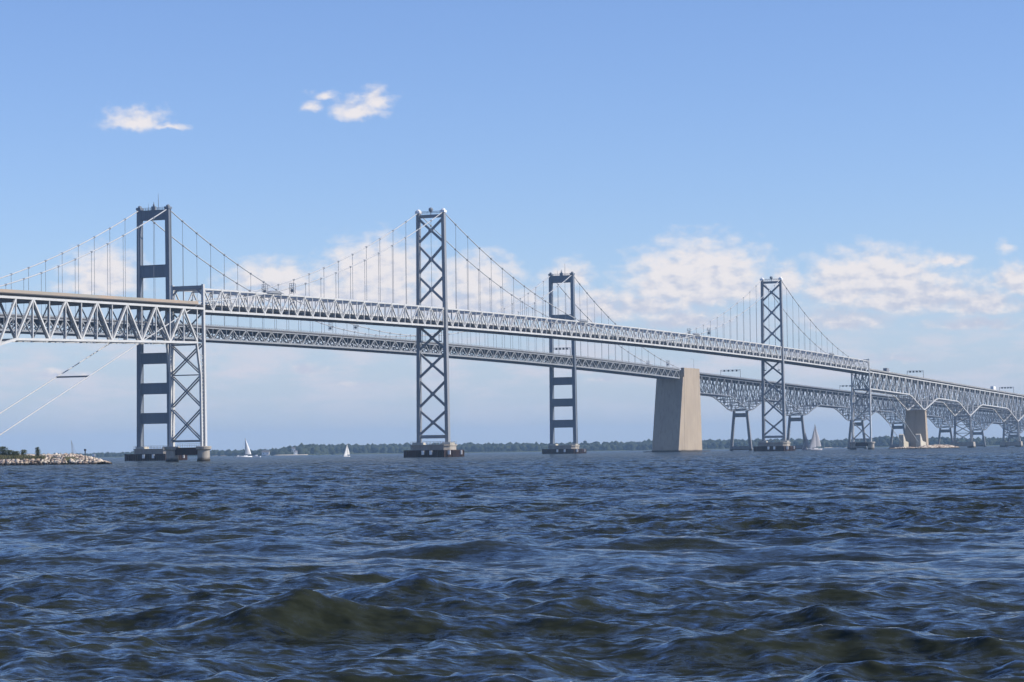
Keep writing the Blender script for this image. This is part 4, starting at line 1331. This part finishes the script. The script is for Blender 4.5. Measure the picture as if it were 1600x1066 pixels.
def riprap(name, axis, width, ztop, n, label, seed, size=(.5, 1.15), core=.8):
    g = random.Random(seed); items = []; tones = []
    pts = [Vector((*a, 0)) for a in axis]
    seg = [(pts[i + 1] - pts[i]).length for i in range(len(pts) - 1)]; tot = sum(seg)
    for k in range(n):
        s = g.random() * tot; i = 0
        while s > seg[i]: s -= seg[i]; i += 1
        d = (pts[i + 1] - pts[i]).normalized(); nn = Vector((-d.y, d.x, 0))
        along = s + sum(seg[:i])
        end = min(1., along / 14., (tot - along) / 14. + .15)
        wl = width * (.35 + .65 * end)
        q = g.uniform(-1, 1); zz = ztop * (.35 + .65 * end) * (1 - abs(q) ** 1.6)
        P = pts[i] + d * s + nn * (q * wl)
        r = g.uniform(*size)
        items.append((P.x, P.y, zz - .15, r * g.uniform(.7, 1.2), r * g.uniform(.7, 1.2), r * g.uniform(.45, .8)))
        tones.append(min(1, max(0, g.gauss(.6, .24))))
    o = blob_mesh(name, 'rock', items, .30, ICO1, tones=tones, seed=seed)
    tag(o, label, 'rocks', kind='stuff')
    b = MB()
    # solid core beneath
    n_ = len(pts)
    L_ = []; R_ = []; T_ = []
    for i, p in enumerate(pts):
        d = (pts[min(i + 1, n_ - 1)] - pts[max(i - 1, 0)]).normalized(); nn = Vector((-d.y, d.x, 0))
        e = .3 if i in (0,) else 1
        L_.append(p + nn * width * .92 * e + Vector((0, 0, -.6))); R_.append(p - nn * width * .92 * e + Vector((0, 0, -.6)))
        T_.append((p + nn * width * .4 * e + Vector((0, 0, ztop * core * e)), p - nn * width * .4 * e + Vector((0, 0, ztop * core * e))))
    for i in range(n_ - 1):
        a, c = i, i + 1
        b.add([L_[a], T_[a][0], T_[a][1], R_[a], L_[c], T_[c][0], T_[c][1], R_[c]], [(0, 1, 5, 4), (1, 2, 6, 5), (2, 3, 7, 6)])
    co_ = b.build('bank', 'grass'); co_['kind'] = 'structure'; co_['label'] = 'earth bank under the ' + label.split(' ', 1)[1]; co_['category'] = 'bank'
    return o


JET = [(-371.5, -70.5), (-366.5, -60), (-359, -44), (-349, -24), (-338, 0), (-330, 30)]
riprap('riprap', JET, 8.5, 2.7, 3600, 'pale pinkish boulders of the jetty at the left edge', 3, (.32, .85))
riprap('riprap', [(806, -13), (835, -15), (866, -15), (892, -12)], 9.5, 1.9, 1300, 'scattered boulders round the foot of the concrete anchorage pier', 5, (.6, 1.3), .3)
riprap('riprap', [(755, -3), (790, -10), (815, -15)], 4.0, .9, 240, 'low line of boulders leading left from the concrete anchorage pier', 6, (.5, 1.1), .3)


def shrub(P, w, h, label, n, seed, trunk=True, name='shrub', group='shrubs on the rock jetty'):
    g = random.Random(seed)
    t = empty(name, tuple(P)); tag(t, label, 'tree' if name == 'tree' else 'shrub', group)
    b = MB(); b.poly_tube([(0, 0, -.4), (.05, .02, h * .4), (.02, 0, h * .75)], [.16 * h / 3, .1 * h / 3, .03], 7)
    for k in range(5):
        a = g.uniform(0, 6.28); b.poly_tube([(0, 0, h * (.25 + .08 * k)), (math.cos(a) * w * .35, math.sin(a) * w * .35, h * (.5 + .08 * k))], [.06, .02], 5)
    b.build('trunk', 'bark', t)
    vs = []; fs = []
    for k in range(n):
        u = g.gauss(0, .42); v = g.gauss(0, .42); z = g.random()
        pr = math.sqrt(max(.05, math.sin(math.pi * (.12 + .8 * z))))
        c = Vector((u * w * .5 * pr * 1.3, v * w * .5 * pr * 1.3, h * (.12 + .88 * z)))
        s = g.uniform(.10, .24)
        d1 = Vector((g.gauss(0, 1), g.gauss(0, 1), g.gauss(0, 1))).normalized(); d2 = d1.orthogonal().normalized()
        i = len(vs); vs += [c - d1 * s, c + d2 * s * .6, c + d1 * s, c - d2 * s * .6]; fs.append((i, i + 1, i + 2, i + 3))
    bb = MB(); bb.add(vs, fs); o = bb.build('crown', 'leaf', t)
    return t


def jp(px, D, z): p = shore_pt(px, D); return Vector((p.x, p.y, z))


shrub(jp(4, 706, 2.4), 2.8, 2.7, 'dark bushy shrub at the left edge, tallest on the jetty', 900, 1)
shrub(jp(14, 704, 2.2), 2.8, 1.9, 'rounded green shrub second from the left edge on the jetty', 700, 2)
shrub(jp(23, 702, 2.2), 2.6, 1.6, 'low spreading green shrub beside the rounded one on the jetty', 600, 3)
shrub(jp(36, 700, 2.2), 1.6, 2.0, 'small upright shrub midway along the grassy part of the jetty', 380, 4)
shrub(jp(58, 698, 2.2), 1.2, 2.6, 'slender dark tree standing alone on the jetty', 480, 5, name='tree', group='trees on the rock jetty')
# grass tufts on top of the bank
g = random.Random(77); b = MB()
for k in range(3800):
    px_ = g.uniform(-30, 70); D = 701 + g.uniform(-6, 6) - px_ * .05
    p = jp(px_, D, 2.1 + g.uniform(-.1, .25)); a = g.uniform(0, 6.28); h = g.uniform(.25, .8) * (1 if px_ < 45 else .6)
    dx, dy = math.cos(a) * .06, math.sin(a) * .06
    b.add([p + Vector((-dx, -dy, -.3)), p + Vector((dx, dy, -.3)), p + Vector((dx * g.uniform(-3, 3), dy * 3, h))], [(0, 1, 2)])
tag(b.build('grass', 'grass'), 'dry yellow green grass growing on top of the rock jetty', 'grass', kind='stuff')
# marker post at the jetty
t = empty('marker_post', tuple(jp(132, 690, 1.4))); tag(t, 'dark marker post standing near the tip of the rock jetty', 'post')
b = MB(); b.poly_tube([(0, 0, -.5), (0, 0, 2.6)], [.16, .14], 8); b.build('post', 'black', t)
b = MB(); b.box(-.22, .22, -.22, .22, 2.2, 2.75); b.build('day_mark', 'sign', t)
t = empty('marker_sign', tuple(jp(145, 688, 1.8))); tag(t, 'small white board lying among the boulders at the jetty tip', 'sign')
b = MB(); b.box(-.06, .06, -.45, .45, .3, 1.0); b.build('board', 'white', t)
b = MB(); b.beam((0, 0, -.8), (0, 0, .4), .1, .1); b.build('post', 'bark', t)

# ------------------------------------------------------------------ haze
b = MB(); HS = 12500
b.box(CAM.x - HS, CAM.x + HS, CAM.y - HS, CAM.y + HS, -6, 125)
hm = bpy.data.materials.new('haze_air'); hm.use_nodes = True
nt = hm.node_tree; nt.nodes.clear()
ou = nt.nodes.new('ShaderNodeOutputMaterial'); pv = nt.nodes.new('ShaderNodeVolumePrincipled')
pv.inputs['Color'].default_value = (.44, .69, 1.0, 1); pv.inputs['Density'].default_value = .000075; pv.inputs['Anisotropy'].default_value = .0
nt.links.new(pv.outputs[0], ou.inputs['Volume'])
M['haze'] = hm
o = b.build('haze', 'haze'); o['kind'] = 'stuff'; o['label'] = 'thin bluish haze hanging over the bay'; o['category'] = 'haze'
